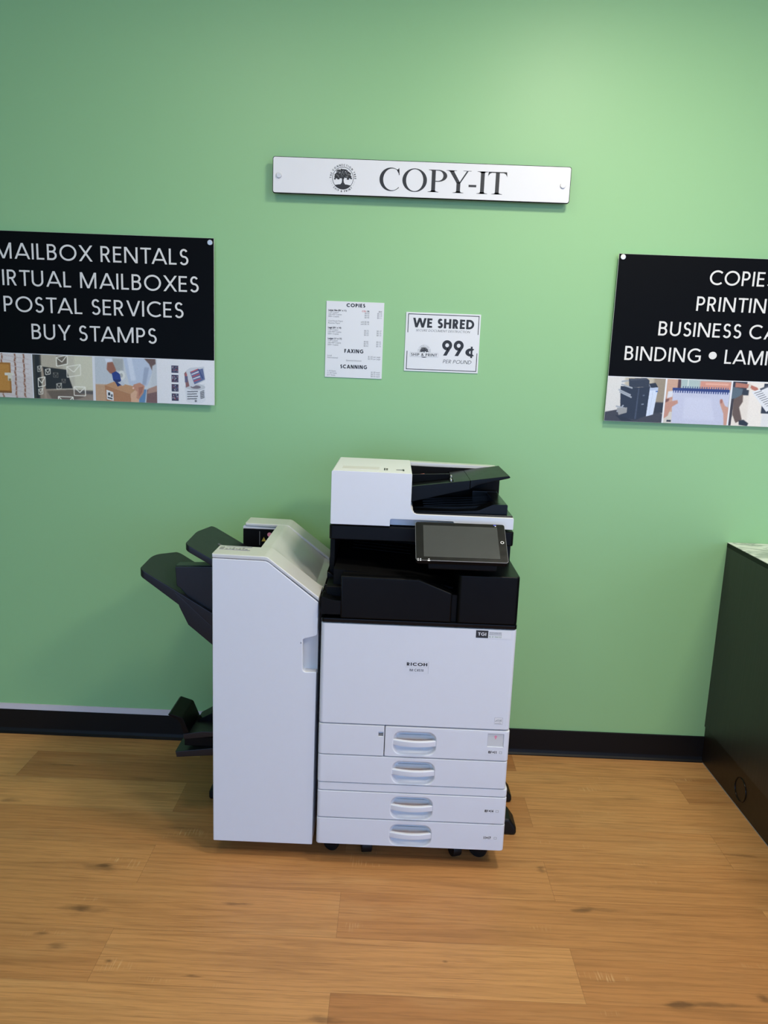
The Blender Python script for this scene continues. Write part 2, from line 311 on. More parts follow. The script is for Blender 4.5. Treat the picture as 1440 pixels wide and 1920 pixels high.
# ---------------------------------------------------------------- lettering
def arc(cx, cz, rx, rz, a0, a1, n=14):
    return [(cx+rx*math.cos(math.radians(a0+(a1-a0)*i/n)), cz+rz*math.sin(math.radians(a0+(a1-a0)*i/n))) for i in range(n+1)]
def glyph(ch, w):
    """returns (ink width, list of quads-polygons) for a geometric sans capital of height 1 and stroke w"""
    L, H = w/2, 1-w/2; P = []
    def st(x): P.append([(x, 0), (x+w, 0), (x+w, 1), (x, 1)])
    def hb(x0, x1, z, t=0.92): P.append([(x0, z-w*t/2), (x1, z-w*t/2), (x1, z+w*t/2), (x0, z+w*t/2)])
    def dg(x0, x1, z0=0.0, z1=1.0):
        h = w/2*math.hypot(x1-x0, z1-z0)/abs(z1-z0)
        P.append([(x0-h, z0), (x0+h, z0), (x1+h, z1), (x1-h, z1)])
    def pl(pts, closed=False):
        n = len(pts); nrm = []
        for i in range(n):
            if closed: a, b_ = pts[i-1], pts[(i+1) % n]
            else: a, b_ = pts[max(i-1, 0)], pts[min(i+1, n-1)]
            dx, dz = b_[0]-a[0], b_[1]-a[1]; l = math.hypot(dx, dz) or 1; nrm.append((-dz/l*w/2, dx/l*w/2))
        for i in range(n if closed else n-1):
            j = (i+1) % n; p, q, a, b_ = pts[i], pts[j], nrm[i], nrm[j]
            P.append([(p[0]-a[0], p[1]-a[1]), (q[0]-b_[0], q[1]-b_[1]), (q[0]+b_[0], q[1]+b_[1]), (p[0]+a[0], p[1]+a[1])])
    W = 0.6
    if ch == 'A': W = 0.94; h = w*0.55; dg(h, W/2); dg(W-h, W/2); hb(0.2, W-0.2, 0.27)
    elif ch == 'B':
        W = 0.58; st(0); mz = 0.53
        pl([(L, H)]+arc(0.27, (H+mz)/2, 0.25-L+0.02, (H-mz)/2, 90, -90)+[(L, mz)]); pl([(L, mz)]+arc(0.29, (mz+L)/2, 0.29-L, (mz-L)/2, 90, -90)+[(L, L)])
    elif ch == 'C': W = 0.84; pl(arc(0.51, 0.5, 0.51-L, H-0.5+0.01, 48, 312, 24))
    elif ch == 'D': W = 0.78; st(0); pl([(L, H)]+arc(0.30, 0.5, 0.48-L, 0.5-L, 90, -90, 20)+[(L, L)])
    elif ch == 'E': W = 0.50; st(0); hb(0, W, L); hb(0, W-0.04, 0.52); hb(0, W, H)
    elif ch == 'F': W = 0.48; st(0); hb(0, W-0.04, 0.50); hb(0, W, H)
    elif ch == 'G': W = 0.90; pl(arc(0.51, 0.5, 0.51-L, H-0.5+0.01, 46, 318, 24)+[(W-L, 0.16), (W-L, 0.5)]); hb(0.52, W, 0.46)
    elif ch == 'H': W = 0.72; st(0); st(W-w); hb(0, W, 0.53)
    elif ch == 'I': W = w; st(0)
    elif ch == 'L': W = 0.46; st(0); hb(0, W, L)
    elif ch == 'K': W = 0.68; st(0); dg(0.05+w*0.5, W-w*0.7, 0.45, 1); dg(W-w*0.6, 0.26, 0, 0.62)
    elif ch == 'M': W = 0.98; st(0); st(W-w); dg(w*0.62, W/2, 1, 0.0); dg(W-w*0.62, W/2, 1, 0.0)
    elif ch == 'N': W = 0.80; st(0); st(W-w); dg(w*0.62, W-w*0.62, 1, 0)
    elif ch == 'O': W = 1.02; pl(arc(0.51, 0.5, 0.51-L, 0.51-L, 0, 350, 35), True)
    elif ch == 'P': W = 0.54; st(0); pl([(L, H)]+arc(0.27, (H+0.45)/2, 0.27-L, (H-0.45)/2, 90, -90)+[(L, 0.45)])
    elif ch == 'R': W = 0.58; st(0); pl([(L, H)]+arc(0.27, (H+0.47)/2, 0.27-L, (H-0.47)/2, 90, -90)+[(L, 0.47)]); dg(W-w*0.6, 0.27, 0, 0.47)
    elif ch == 'S':
        W = 0.54; c = 0.27; mz = 0.515; r1 = (H-mz)/2+0.005; r2_ = (mz-L)/2+0.005
        pl(arc(c, H-r1+0.01, 0.24-L, r1, 28, 262, 16)+arc(c, L+r2_-0.01, 0.27-L, r2_, 82, -152, 16))
    elif ch == 'T': W = 0.64; P.append([(W/2-L, 0), (W/2+L, 0), (W/2+L, 1), (W/2-L, 1)]); hb(0, W, H)
    elif ch == 'U': W = 0.70; pl([(L, 1), (L, 0.35)]+arc(W/2, 0.34, W/2-L, 0.34-L+0.01, 180, 360, 16)+[(W-L, 0.35), (W-L, 1)])
    elif ch == 'V': W = 0.84; h = w*0.55; dg(W/2, h); dg(W/2, W-h)
    elif ch == 'W': W = 1.34; h = w*0.55; dg(W*0.27, h); dg(W*0.27, W/2); dg(W*0.73, W/2); dg(W*0.73, W-h)
    elif ch == 'X': W = 0.82; h = w*0.6; dg(h, W-h); dg(W-h, h)
    elif ch == 'Y': W = 0.80; h = w*0.6; P.append([(W/2-L, 0), (W/2+L, 0), (W/2+L, 0.45), (W/2-L, 0.45)]); dg(W/2, h, 0.40, 1); dg(W/2, W-h, 0.40, 1)
    elif ch == '9': W = 0.64; pl(arc(0.32, 0.68, 0.32-L, 0.33-L, 0, 345, 30), True); dg(0.20, W-w*0.62, 0, 0.60)
    elif ch == '0': W = 0.56; pl(arc(0.28, 0.5, 0.28-L, 0.5-L, 0, 345, 30), True)
    elif ch == '1': W = 0.32; P.append([(W-w, 0), (W, 0), (W, 1), (W-w, 1)]); dg(0.08, W-w*0.5, 0.74, 1)
    elif ch == '2': W = 0.52; pl(arc(0.26, 0.70, 0.26-L, 0.30-L, 165, -35, 14)+[(0.06, L*1.2)]); hb(0, W, L)
    elif ch == '3': W = 0.5; pl(arc(0.24, 0.74, 0.23-L, 0.26-L, 150, -90, 12)); pl(arc(0.24, 0.27, 0.26-L, 0.27-L, 90, -150, 12))
    elif ch == '4': W = 0.58; P.append([(0.38, 0), (0.38+w, 0), (0.38+w, 1), (0.38, 1)]); hb(0, W, 0.27); dg(0.06, 0.40, 0.25, 1)
    elif ch == '5': W = 0.52; hb(0.1, W-0.03, H); P.append([(0.06, 0.46), (0.06+w, 0.46), (0.12+w, 1), (0.1, 1)]); pl(arc(0.25, 0.32, 0.27-L, 0.32-L, 125, -150, 16))
    elif ch == '6': W = 0.6; pl(arc(0.30, 0.32, 0.30-L, 0.32-L, 0, 345, 24), True); dg(w*0.62, 0.40, 0.40, 1)
    elif ch == '7': W = 0.52; hb(0, W, H); dg(0.16, W-w*0.6, 0, 0.95)
    elif ch == '8': W = 0.56; pl(arc(0.28, 0.74, 0.24-L, 0.26-L, 0, 345, 20), True); pl(arc(0.28, 0.26, 0.28-L, 0.27-L, 0, 345, 20), True)
    elif ch == '¢': W = 0.58; pl(arc(0.32, 0.36, 0.32-L, 0.36-L, 50, 310, 20)); P.append([(0.31, -0.13), (0.31+w*0.5, -0.13), (0.31+w*0.5, 0.87), (0.31, 0.87)])
    elif ch == '&':
        W = 0.74; pl([(W-0.02, L*0.8), (0.17, 0.72)]+arc(0.32, 0.80, 0.16, 0.2-L, 200, -40, 14)+[(0.12, 0.40)]+arc(0.26, 0.25, 0.26-L, 0.26-L, 140, 300, 12)+[(0.62, 0.44)])
    elif ch == '×': W = 0.42; dg(0.06, W-0.06, 0.14, 0.56); dg(W-0.06, 0.06, 0.14, 0.56)
    elif ch == '-': W = 0.3; hb(0, W, 0.38)
    elif ch == '.': W = w; P.append([(0, 0), (w, 0), (w, w), (0, w)])
    elif ch == '#': W = 0.6; dg(0.14, 0.24); dg(0.38, 0.48); hb(0.02, W, 0.33, 0.8); hb(0.02, W, 0.67, 0.8)
    elif ch == '•': W = 0.54; P.append(arc(0.27, 0.55, 0.27, 0.27, 0, 345, 23))
    else: W = 0.3
    return W, P
def layout(s, w=0.13, gap=0.17):
    x = 0; out = []; wi = 0; idx = []
    for i, ch in enumerate(s):
        if ch == ' ': x += 0.38; wi += 1; continue
        W, P = glyph(ch, w); g = gap
        if ch in 'AVYTXW': g -= 0.07
        if ch in 'OCGQS': g -= 0.03
        if x > 0 and s[i-1] in 'AVYTXWL' and ch in 'AVYTXW': x -= 0.08
        out += [[(p[0]+x, p[1]) for p in q] for q in P]; idx += [wi]*len(P); x += W+g
    x1 = max(p[0] for q in out for p in q)
    return x1, out, idx
def text(bm, s, x0, x1, z, h, y, w=0.13, mi=0, shear=0.0, gap=0.17, tilt=0.0, word=None):
    """capitals of height h on baseline z, stretched to run exactly from x0 to x1 (x1=None: natural width)"""
    wd_, P, idx = layout(s, w, gap); k = h if x1 is None else (x1-x0)/wd_
    for i, q in enumerate(P):
        if word is not None and idx[i] != word: continue
        flat(bm, [(x0+(p[0])*k+p[1]*h*shear, z+p[1]*h+tilt*p[0]*k) for p in q], y-0.000004*(i % 7), mi)
def text_arc(bm, s, cx, cz, r, a0, a1, h, y, w=0.2, mi=0, inside=False):
    """letters set round a circle between two angles (degrees)"""
    items = []; x = 0
    for ch in s:
        if ch == ' ': x += 0.5; continue
        W, P = glyph(ch, w); items.append((x+W/2, W, P)); x += W+0.28
    tot = x-0.28
    for c, W, P in items:
        a = math.radians(a0+(a1-a0)*c/tot)
        ux, uz = math.cos(a), math.sin(a)
        for q in P:
            pts = []
            for p in q:
                u = (p[0]-W/2)*h; v = p[1]*h
                if not inside: pts.append((cx+ux*(r+v)+uz*u, cz+uz*(r+v)-ux*u))
                else: pts.append((cx+ux*(r-v)-uz*u, cz+uz*(r-v)+ux*u))
            flat(bm, pts, y, mi)
def bftext(bm, s, x, z, h, y, align='LEFT', mi=0, bold=0.0, shear=0.0, sx=1.0):
    """small running text from the built-in typeface"""
    cu = bpy.data.curves.new('t', 'FONT'); cu.body = s; cu.size = h; cu.align_x = align; cu.offset = bold; cu.shear = shear
    cu.resolution_u = 2
    ob = bpy.data.objects.new('t', cu); COL.objects.link(ob)
    dg_ = bpy.context.evaluated_depsgraph_get(); me = bpy.data.meshes.new_from_object(ob.evaluated_get(dg_))
    t = bmesh.new(); t.from_mesh(me)
    join(bm, t, mi, Matrix(((sx, 0, 0, x), (0, 0, -1, y), (0, 1, 0, z), (0, 0, 0, 1))))
    bpy.data.objects.remove(ob); bpy.data.curves.remove(cu); bpy.data.meshes.remove(me)
def strip(bm, outer, inner, fx, y, mi=0, closed=False):
    n = len(outer)
    for i in range(n if closed else n-1):
        j = (i+1) % n; flat(bm, [fx(*outer[i]), fx(*outer[j]), fx(*inner[j]), fx(*inner[i])], y, mi)
def serif_copy_it(bm, x0, x1, z0, h, y, mi=0):
    """COPY-IT in roman capitals with thick and thin strokes, bracketed serifs"""
    tot = 4.42; k = (x1-x0)/tot
    def F(ox): return lambda x, z: (x0+(ox+x)*k, z0+z*h)
    def poly(f, pts): flat(bm, [f(*p) for p in pts], y, mi)
    def foot(f, a, b_, z, up_=True):
        t = 0.036; s = 1 if up_ else -1
        poly(f, [(a-0.12, z), (b_+0.12, z), (b_+0.12, z+s*0.018), (a-0.12, z+s*0.018)])
        poly(f, [(a-0.10, z+s*0.018), (b_+0.10, z+s*0.018), (b_+0.03, z+s*t), (a-0.03, z+s*t)])
        poly(f, [(a-0.03, z+s*t), (b_+0.03, z+s*t), (b_, z+s*0.075), (a, z+s*0.075)])
    f = F(0)                                                        # C
    o = arc(0.40, 0.5, 0.40, 0.525, 50, 316, 30); i_ = arc(0.445, 0.5, 0.315, 0.485, 52, 318, 30); strip(bm, o, i_, f, y, mi)
    poly(f, [(0.655, 1.01), (0.68, 1.01), (0.695, 0.70), (0.67, 0.70)]); poly(f, [(0.60, 0.93), (0.66, 0.98), (0.69, 0.72), (0.62, 0.86)])
    f = F(0.80)                                                     # O
    o = arc(0.43, 0.5, 0.43, 0.525, 0, 350, 36); i_ = arc(0.43, 0.5, 0.30, 0.488, 0, 350, 36); strip(bm, o, i_, f, y, mi, True)
    f = F(1.82)                                                     # P
    poly(f, [(0, 0), (0.135, 0), (0.135, 1), (0, 1)]); foot(f, 0, 0.135, 0)
    poly(f, [(-0.11, 1), (0.0, 1), (0.0, 0.93), (-0.03, 0.965), (-0.11, 0.98)])
    o = [(0.135, 1)]+arc(0.22, 0.735, 0.32, 0.265, 90, -90, 18)+[(0.135, 0.47)]
    i_ = [(0.135, 0.962)]+arc(0.22, 0.735, 0.185, 0.227, 90, -90, 18)+[(0.135, 0.508)]; strip(bm, o, i_, f, y, mi)
    f = F(2.36)                                                     # Y
    poly(f, [(0.335, 0), (0.47, 0), (0.47, 0.47), (0.335, 0.47)]); foot(f, 0.335, 0.47, 0)
    poly(f, [(0.335, 0.44), (0.47, 0.44), (0.22, 0.98), (0.07, 0.98)]); poly(f, [(0.40, 0.40), (0.47, 0.44), (0.735, 0.98), (0.675, 0.98)])
    poly(f, [(-0.03, 1), (0.33, 1), (0.33, 0.982), (-0.03, 0.982)]); poly(f, [(0.56, 1), (0.84, 1), (0.84, 0.982), (0.56, 0.982)])
    poly(f, [(0.02, 0.982), (0.27, 0.982), (0.21, 0.94), (0.09, 0.94)])
    f = F(3.12); poly(f, [(0, 0.285), (0.27, 0.285), (0.27, 0.385), (0, 0.385)])                       # -
    f = F(3.53); poly(f, [(0, 0), (0.135, 0), (0.135, 1), (0, 1)]); foot(f, 0, 0.135, 0); foot(f, 0, 0.135, 1, False)   # I
    f = F(3.78)                                                     # T
    poly(f, [(0.27, 0), (0.405, 0), (0.405, 0.97), (0.27, 0.97)]); foot(f, 0.27, 0.405, 0)
    poly(f, [(0.02, 1), (0.655, 1), (0.655, 0.955), (0.02, 0.955)])
    poly(f, [(0.02, 1), (0.055, 0.955), (0.03, 0.86), (0.0, 0.78)][::-1]); poly(f, [(0.655, 1), (0.62, 0.955), (0.645, 0.86), (0.675, 0.78)])
    poly(f, [(0.04, 0.958), (0.14, 0.958), (0.06, 0.91), (0.03, 0.84)]); poly(f, [(0.635, 0.958), (0.535, 0.958), (0.615, 0.91), (0.645, 0.84)])
def tree_logo(bm, cx, cz, r, y, ink, pale, full=True):
    """oak tree in a ring: canopy of leaf clumps, trunk with spreading roots, ground mound"""
    rnd = random.Random(3); X = lambda u, v: (cx+u*r, cz+v*r)
    n = 48
    if full: strip(bm, arc(0, 0, 0.80, 0.80, 0, 352.5, 47), arc(0, 0, 0.765, 0.765, 0, 352.5, 47), lambda a, b_: X(a, b_), y, ink, True)
    else: strip(bm, arc(0, 0, 0.80, 0.80, -10, 190, 30), arc(0, 0, 0.76, 0.76, -10, 190, 30), lambda a, b_: X(a, b_), y, ink)
    clumps = [(-0.42, 0.22, .2), (-0.5, 0.08, .14), (-0.3, 0.42, .2), (-0.05, 0.5, .2), (0.2, 0.48, .18), (0.38, 0.32, .2), (0.5, 0.12, .15), (0.0, 0.28, .26), (-0.2, 0.18, .2), (0.22, 0.2, .2), (-0.34, -0.02, .1), (0.38, -0.02, .1), (-0.6, -0.06, .07), (0.62, 0.0, .07)]
    for k, (u, v, q) in enumerate(clumps):
        pts = []
        for i in range(22):
            a = i/22*2*PI; d = q*(1+0.22*rnd.uniform(-1, 1)); pts.append(X(u+d*math.cos(a), v+d*math.sin(a)*0.85))
        flat(bm, pts, y-0.00001*k, ink)
    for k in range(46):
        u, v = rnd.uniform(-0.5, 0.5), rnd.uniform(0.05, 0.55); q = rnd.uniform(0.012, 0.032)
        if (u/0.55)**2+((v-0.28)/0.34)**2 < 1: flat(bm, [X(u+q*math.cos(a), v+q*math.sin(a)) for a in (0.3, 2.4, 4.4)], y-0.0003, pale)
    flat(bm, [X(-0.09, -0.42), X(-0.06, -0.1), X(-0.16, 0.14), X(0.0, 0.04), X(0.16, 0.14), X(0.05, -0.1), X(0.09, -0.42)], y-0.0002, ink)
    if full:
        for a, b_ in ((-0.30, -0.09), (0.09, 0.30)): flat(bm, [X(a, -0.60), X(b_, -0.60), X((a+b_)/2*0.4, -0.30)], y, ink)
        flat(bm, arc2(X, [(-0.62, -0.50), (-0.3, -0.44), (0, -0.42), (0.3, -0.44), (0.62, -0.50), (0.45, -0.66), (0.2, -0.77), (0, -0.79), (-0.2, -0.77), (-0.45, -0.66)]), y-0.0001, ink)
def arc2(X, pts): return [X(*p) for p in pts]

# ---------------------------------------------------------------- printed photographs on the boards
class Pic:
    def __init__(s, W, H, bgc): s.W, s.H = W, H; s.a = np.zeros((H, W, 3)); s.a[:] = bgc; s.g = np.random.RandomState(5)
    def mask(s, pts):
        m_ = np.zeros((s.H, s.W)); ss = 3
        for i in range(ss):
            for j in range(ss):
                xs = (np.arange(s.W)[None, :]+(i+.5)/ss)/s.W; ys = (np.arange(s.H)[:, None]+(j+.5)/ss)/s.H
                ins = np.zeros((s.H, s.W), bool); n = len(pts)
                for k in range(n):
                    (x1, y1), (x2, y2) = pts[k], pts[(k+1) % n]
                    if y1 == y2: continue
                    c = ((y1 > ys) != (y2 > ys)) & (xs < (x2-x1)*(ys-y1)/(y2-y1)+x1); ins ^= c
                m_ += ins
        return m_/ss**2
    def p(s, pts, c, blur=0, c2=None, al=1.0):
        m_ = s.mask(pts)
        for _ in range(blur):
            q = np.pad(m_, 1, mode='edge'); m_ = (q[:-2, 1:-1]+q[2:, 1:-1]+q[1:-1, :-2]+q[1:-1, 2:]+2*q[1:-1, 1:-1])/6
        m_ = m_[..., None]*al; col = np.array(c, float)
        if c2 is not None:
            t = np.linspace(0, 1, s.W)[None, :, None]; col = col*(1-t)+np.array(c2, float)*t
        s.a = s.a*(1-m_)+col*m_
    def r(s, x0, y0, x1, y1, c, **k): s.p([(x0, y0), (x1, y0), (x1, y1), (x0, y1)], c, **k)
    def e(s, cx, cy, rx, ry, c, **k): s.p([(cx+rx*math.cos(t*PI/12), cy+ry*math.sin(t*PI/12)) for t in range(24)], c, **k)
    def ln(s, x0, y0, x1, y1, w, c, **k):
        asp = s.W/s.H; dx, dy = (x1-x0)*asp, y1-y0; l = math.hypot(dx, dy); nx, ny = -dy/l*w/2/asp, dx/l*w/2
        s.p([(x0-nx, y0-ny), (x1-nx, y1-ny), (x1+nx, y1+ny), (x0+nx, y0+ny)], c, **k)
    def env(s, x0, y0, x1, y1, w, c, sk=0.0, al=1.0):
        q = [(x0, y0+sk), (x1, y0-sk), (x1, y1-sk), (x0, y1+sk)]
        for i in range(4): s.ln(*q[i], *q[(i+1) % 4], w, c, al=al)
        s.ln(*q[0], (x0+x1)/2, (y0+y1)/2+0.03, w, c, al=al); s.ln(*q[1], (x0+x1)/2, (y0+y1)/2+0.03, w, c, al=al)
    def noise(s, amt):
        n = s.g.normal(0, amt, (s.H, s.W, 1)); s.a = np.clip(s.a+n, 0, 255)
    def mesh(s, name, x0, x1, z0, z1, y, parent):
        W, H = s.W, s.H; v = []; o = root_loc(parent)
        xs = np.linspace(x0, x1, W+1)-o.x; zs = np.linspace(z1, z0, H+1)-o.z
        gx, gz = np.meshgrid(xs, zs); co = np.stack([gx, np.full_like(gx, y-o.y), gz], -1).reshape(-1, 3)
        idx = np.arange((W+1)*(H+1)).reshape(H+1, W+1)
        fs = np.stack([idx[1:, :-1], idx[1:, 1:], idx[:-1, 1:], idx[:-1, :-1]], -1).reshape(-1, 4)
        me = bpy.data.meshes.new(name); me.from_pydata(co.tolist(), [], fs.tolist())
        lin = np.clip(s.a, 0, 255)/255.0; lin = np.where(lin <= 0.04045, lin/12.92, ((lin+0.055)/1.055)**2.4)
        at = me.color_attributes.new('ink', 'FLOAT_COLOR', 'CORNER')
        col = np.ones((W*H, 4, 4)); col[:, :, :3] = lin.reshape(-1, 1, 3); at.data.foreach_set('color', col.ravel())
        me.materials.append(M['prints']); return link(name, me, parent)

# ================================================================ THE ROOM
H_C = 3.05; XL, XR, YF = -3.6, 8.5, -8.0
bm = B(); box(bm, XL, XR, YF, 0.0, -0.1, 0.0); struct('floor', bm, 'floor')
bm = B(); box(bm, XL, XR, 0.0, 0.12, 0.0, H_C); struct('wall_back', bm, 'wall')
bm = B(); box(bm, XL-0.12, XL, YF, 0.12, 0.0, H_C); struct('wall_left', bm, 'wall')
bm = B(); box(bm, XR, XR+0.12, YF, 0.12, 0.0, H_C); struct('wall_right', bm, 'ceil')
bm = B(); box(bm, XL, XR, YF, 0.12, H_C, H_C+0.1); struct('ceiling', bm, 'ceil')
def cove(bm, x0, x1, h):
    prism(bm, fillet([(0, 0), (0, h), (-0.006, h), (-0.006, 0.022), (-0.010, 0.010), (-0.016, 0.004), (-0.016, 0)], [0, 0, .002, .02, .008, 0, 0], 3), x0, x1, 'x')
bm = B(); cove(bm, XL, -0.20, 0.104); struct('baseboard_left', bm, 'vinyl')
bm = B(); cove(bm, -0.20, 1.4566, 0.1105); struct('baseboard_right', bm, 'vinyl')
bm = B(); box(bm, XL, -0.20, -0.004, 0, 0.104, 0.129); struct('trim_1', bm, 'trimwhite')

# ================================================================ SIGNS
def standoff(parent, x, z, yf, rad, name='standoff_screw'):
    bm = B(); cyl(bm, (x, yf+0.004, z), (x, 0, z), rad*0.8, n=16); cyl(bm, (x, yf+0.0005, z), (x, yf-0.006, z), rad, rad*0.94, n=24, b=0.0012)
    return mk(name, bm, 'steel', parent)
# name plate over the copier
sg = thing('wall_sign', 'long narrow white sign reading COPY-IT with a round tree logo, high on the green wall', 'sign', (0.1883, 0, 2.2186))
SX0, SX1, SZ0, SZ1 = 0.1883-0.533, 0.1883+0.533, 2.1566, 2.2806
bm = B(); prism(bm, rr(SX0, SX1, SZ0, SZ1, 0.008), -0.0345, -0.029)
prism(bm, rr(SX0+0.002, SX1-0.002, SZ0+0.0025, SZ1-0.002, 0.007), -0.0356, -0.0346, mi=1); mk('sign_panel', bm, ['signblack', 'signwhite'], sg)
bm = B(); serif_copy_it(bm, 0.0385, 0.491, 2.1790, 0.0755, -0.0359); mk('lettering', bm, 'ink', sg, recalc=False, smooth=0)
bm = B(); tree_logo(bm, -0.0925, 2.2145, 0.0475, -0.0359, 0, 1)
text_arc(bm, 'THE CONNECTION TREE', -0.0925, 2.2145, 0.0408, 182, -2, 0.0068, -0.0359, 0.2)
text_arc(bm, 'SHIP & PRINT', -0.0925, 2.2145, 0.0474, 222, 318, 0.0068, -0.0359, 0.2, inside=True)
for a in (195, 204, 213, 327, 336, 345):
    flat(bm, arc(-0.0925+0.0438*math.cos(math.radians(a)), 2.2145+0.0438*math.sin(math.radians(a)), 0.0009, 0.0009, 0, 300, 5), -0.0359)
mk('tree_logo', bm, ['ink', 'signwhite'], sg, label='round black tree emblem', recalc=False, smooth=0)
for x in (-0.3216, 0.6941): standoff(sg, x, 2.2167, -0.0356, 0.0098)

def board(name, label, x0, x1, lines, cap, wgt, shx=0.0):
    t = thing(name, label, 'sign', ((x0+x1)/2, 0, 1.692))
    z0, z1 = 1.3887, 1.9953
    bm = B(); box(bm, x0, x1, -0.0215, -0.0175, z0, z1, 0.0006, 1); mk('sign_board', bm, 'signwhite', t)
    bm = B(); flatquad(bm, x0+0.0005, x1-0.0005, 1.5562, z1-0.0005, -0.0217); mk('black_panel', bm, 'signblack', t, label='black printed upper field', smooth=0)
    for s, a, b_, z in lines:
        for k in range(len(s.split(' '))):
            bm = B(); text(bm, s, a, b_, z, cap, -0.0219, wgt, word=k); mk('lettering', bm, 'letterwhite', t, recalc=False, smooth=0)
    return t
bl = board('services_sign', 'black wall sign listing mailbox rentals and postal services, left of the copier', -1.462, -0.5599,
    [('MAILBOX RENTALS', -1.368, -0.6542, 1.8972), ('VIRTUAL MAILBOXES', -1.405, -0.6168, 1.8018), ('POSTAL SERVICES', -1.347, -0.6743, 1.7072), ('BUY STAMPS', -1.2471, -0.7762, 1.6098)], 0.0562, 0.118)
br = board('printing_sign', 'black wall sign listing copies, printing and binding, right of the copier above the counter', 0.9208, 1.835,
    [('COPIES', 1.2586, 1.4975, 1.8978), ('PRINTING', 1.2209, 1.535, 1.8040), ('BUSINESS CARDS', 1.0912, 1.665, 1.7106), ('BINDING • LAMINATING', 0.9750, 1.781, 1.6170)], 0.0512, 0.128)
for x, z in ((-0.5737, 1.9794), (-1.448, 1.9794), (-1.448, 1.403)): standoff(bl, x, z, -0.0215, 0.0100)
for x, z in ((0.935, 1.9832), (1.82, 1.9832), (1.82, 1.403)): standoff(br, x, z, -0.0215, 0.0100)
PZ0, PZ1, PY = 1.3895, 1.5535, -0.0218
# left board: lockers, laptop with envelopes, parcel being taped, stamp rolls
p = Pic(120, 94, (214, 205, 198)); p.r(0, 0, 1, 0.5, (222, 214, 208), blur=6)
for u in (0.10, 0.28, 0.70, 0.86): p.ln(u, 0, u+0.01, 1, 0.03, (196, 180, 168), blur=1)
for k in range(13):
    for u in (0.46, 0.70, 0.86): p.e(u+0.008*math.sin(k*2.2), k/12, 0.013, 0.05, (142, 88, 60), blur=1)
for k in range(9): p.ln(0.3+0.05*(k % 4), k/9, 0.95, k/9+0.12, 0.018, (206, 190, 182), blur=1)
p.r(0.10, 0.21, 0.615, 0.88, (170, 112, 40)); p.r(0.13, 0.25, 0.585, 0.84, (196, 138, 58)); p.r(0.10, 0.86, 0.615, 0.9, (128, 82, 32))
p.r(0.50, 0.44, 0.66, 0.50, (228, 224, 208)); p.r(0.555, 0.44, 0.63, 0.62, (224, 218, 196)); p.r(0.57, 0.57, 0.61, 0.62, (150, 130, 90))
p.noise(4); p.mesh('lockers_picture', -1.4615, -1.2535, PZ0, PZ1, PY, bl)
p = Pic(132, 94, (202, 196, 172)); p.r(0, 0, 0.5, 0.6, (190, 180, 156), blur=8); p.r(0.7, 0.0, 1, 0.8, (214, 210, 182), blur=8)
p.r(0, 0.0, 0.14, 1, (62, 56, 46), blur=3); p.r(0.04, 0, 0.11, 1, (30, 28, 26), blur=1); p.r(0.1, 0.78, 1, 1, (150, 132, 112), blur=5); p.r(0.55, 0.78, 1, 0.86, (92, 84, 76), blur=3)
p.p([(0.16, 0.27), (0.56, 0.32), (0.66, 0.74), (0.19, 0.78)], (34, 28, 22), blur=1); p.p([(0.14, 0.30), (0.17, 0.29), (0.22, 1), (0.18, 1)], (170, 150, 128), blur=1); p.p([(0.22, 0.82), (0.66, 0.77), (0.86, 0.92), (0.7, 1), (0.3, 1)], (110, 94, 78), blur=2)
p.p([(0.40, 0.02), (0.58, 0.0), (0.57, 0.18), (0.42, 0.24)], (96, 84, 66), blur=1, al=.8)
for x0, y0, x1, y1, sk, al in ((0.40, 0.02, 0.585, 0.22, 0.03, .9), (0.57, 0.22, 0.80, 0.46, 0.03, .9), (0.68, 0.70, 0.87, 0.90, 0.0, .95), (0.41, 0.94, 0.66, 1.2, 0.0, 1), (0.08, 0.52, 0.20, 0.72, 0.02, .9), (0.21, 0.32, 0.29, 0.44, .01, .8), (0.08, 0.26, 0.14, 0.38, .01, .6), (0.08, 0.78, 0.15, 0.90, .01, .7), (0.39, 0.64, 0.47, 0.76, .01, .6), (0.34, 0.40, 0.42, 0.50, 0, .25), (0.48, 0.54, 0.54, 0.62, 0, .25)):
    p.env(x0, y0, x1, y1, 0.022, (244, 240, 222), sk, al)
p.noise(3); p.mesh('laptop_picture', -1.2490, -1.0225, PZ0, PZ1, PY, bl)
p = Pic(136, 94, (206, 210, 210)); p.r(0, 0, 0.35, 0.6, (196, 202, 204), blur=6); p.r(0.28, 0.02, 0.46, 0.3, (170, 172, 166), blur=5); p.r(0, 0.62, 0.3, 1, (196, 158, 120), blur=3)
p.p([(0.46, 0), (0.97, 0), (0.93, 0.3), (0.84, 0.62), (0.74, 0.66), (0.55, 0.6), (0.50, 0.30)], (190, 200, 214), blur=1); p.p([(0.52, 0.0), (0.6, 0), (0.66, 0.5), (0.58, 0.52)], (214, 221, 230), blur=3); p.p([(0.80, 0.2), (0.88, 0.2), (0.82, 0.6), (0.76, 0.6)], (160, 170, 188), blur=2)
p.p([(0.80, 0), (0.98, 0), (0.99, 0.18), (0.93, 0.28), (0.88, 0.12)], (104, 76, 60), blur=1); p.p([(0.93, 0.16), (1, 0.1), (1, 0.62), (0.9, 0.62)], (198, 202, 202), blur=2)
p.p([(0.16, 0.03), (0.28, 0.03), (0.30, 0.14), (0.19, 0.16)], (220, 225, 232), blur=1); p.p([(0.20, 0.12), (0.29, 0.10), (0.34, 0.28), (0.32, 0.40), (0.24, 0.36), (0.19, 0.28)], (156, 98, 70), blur=1)
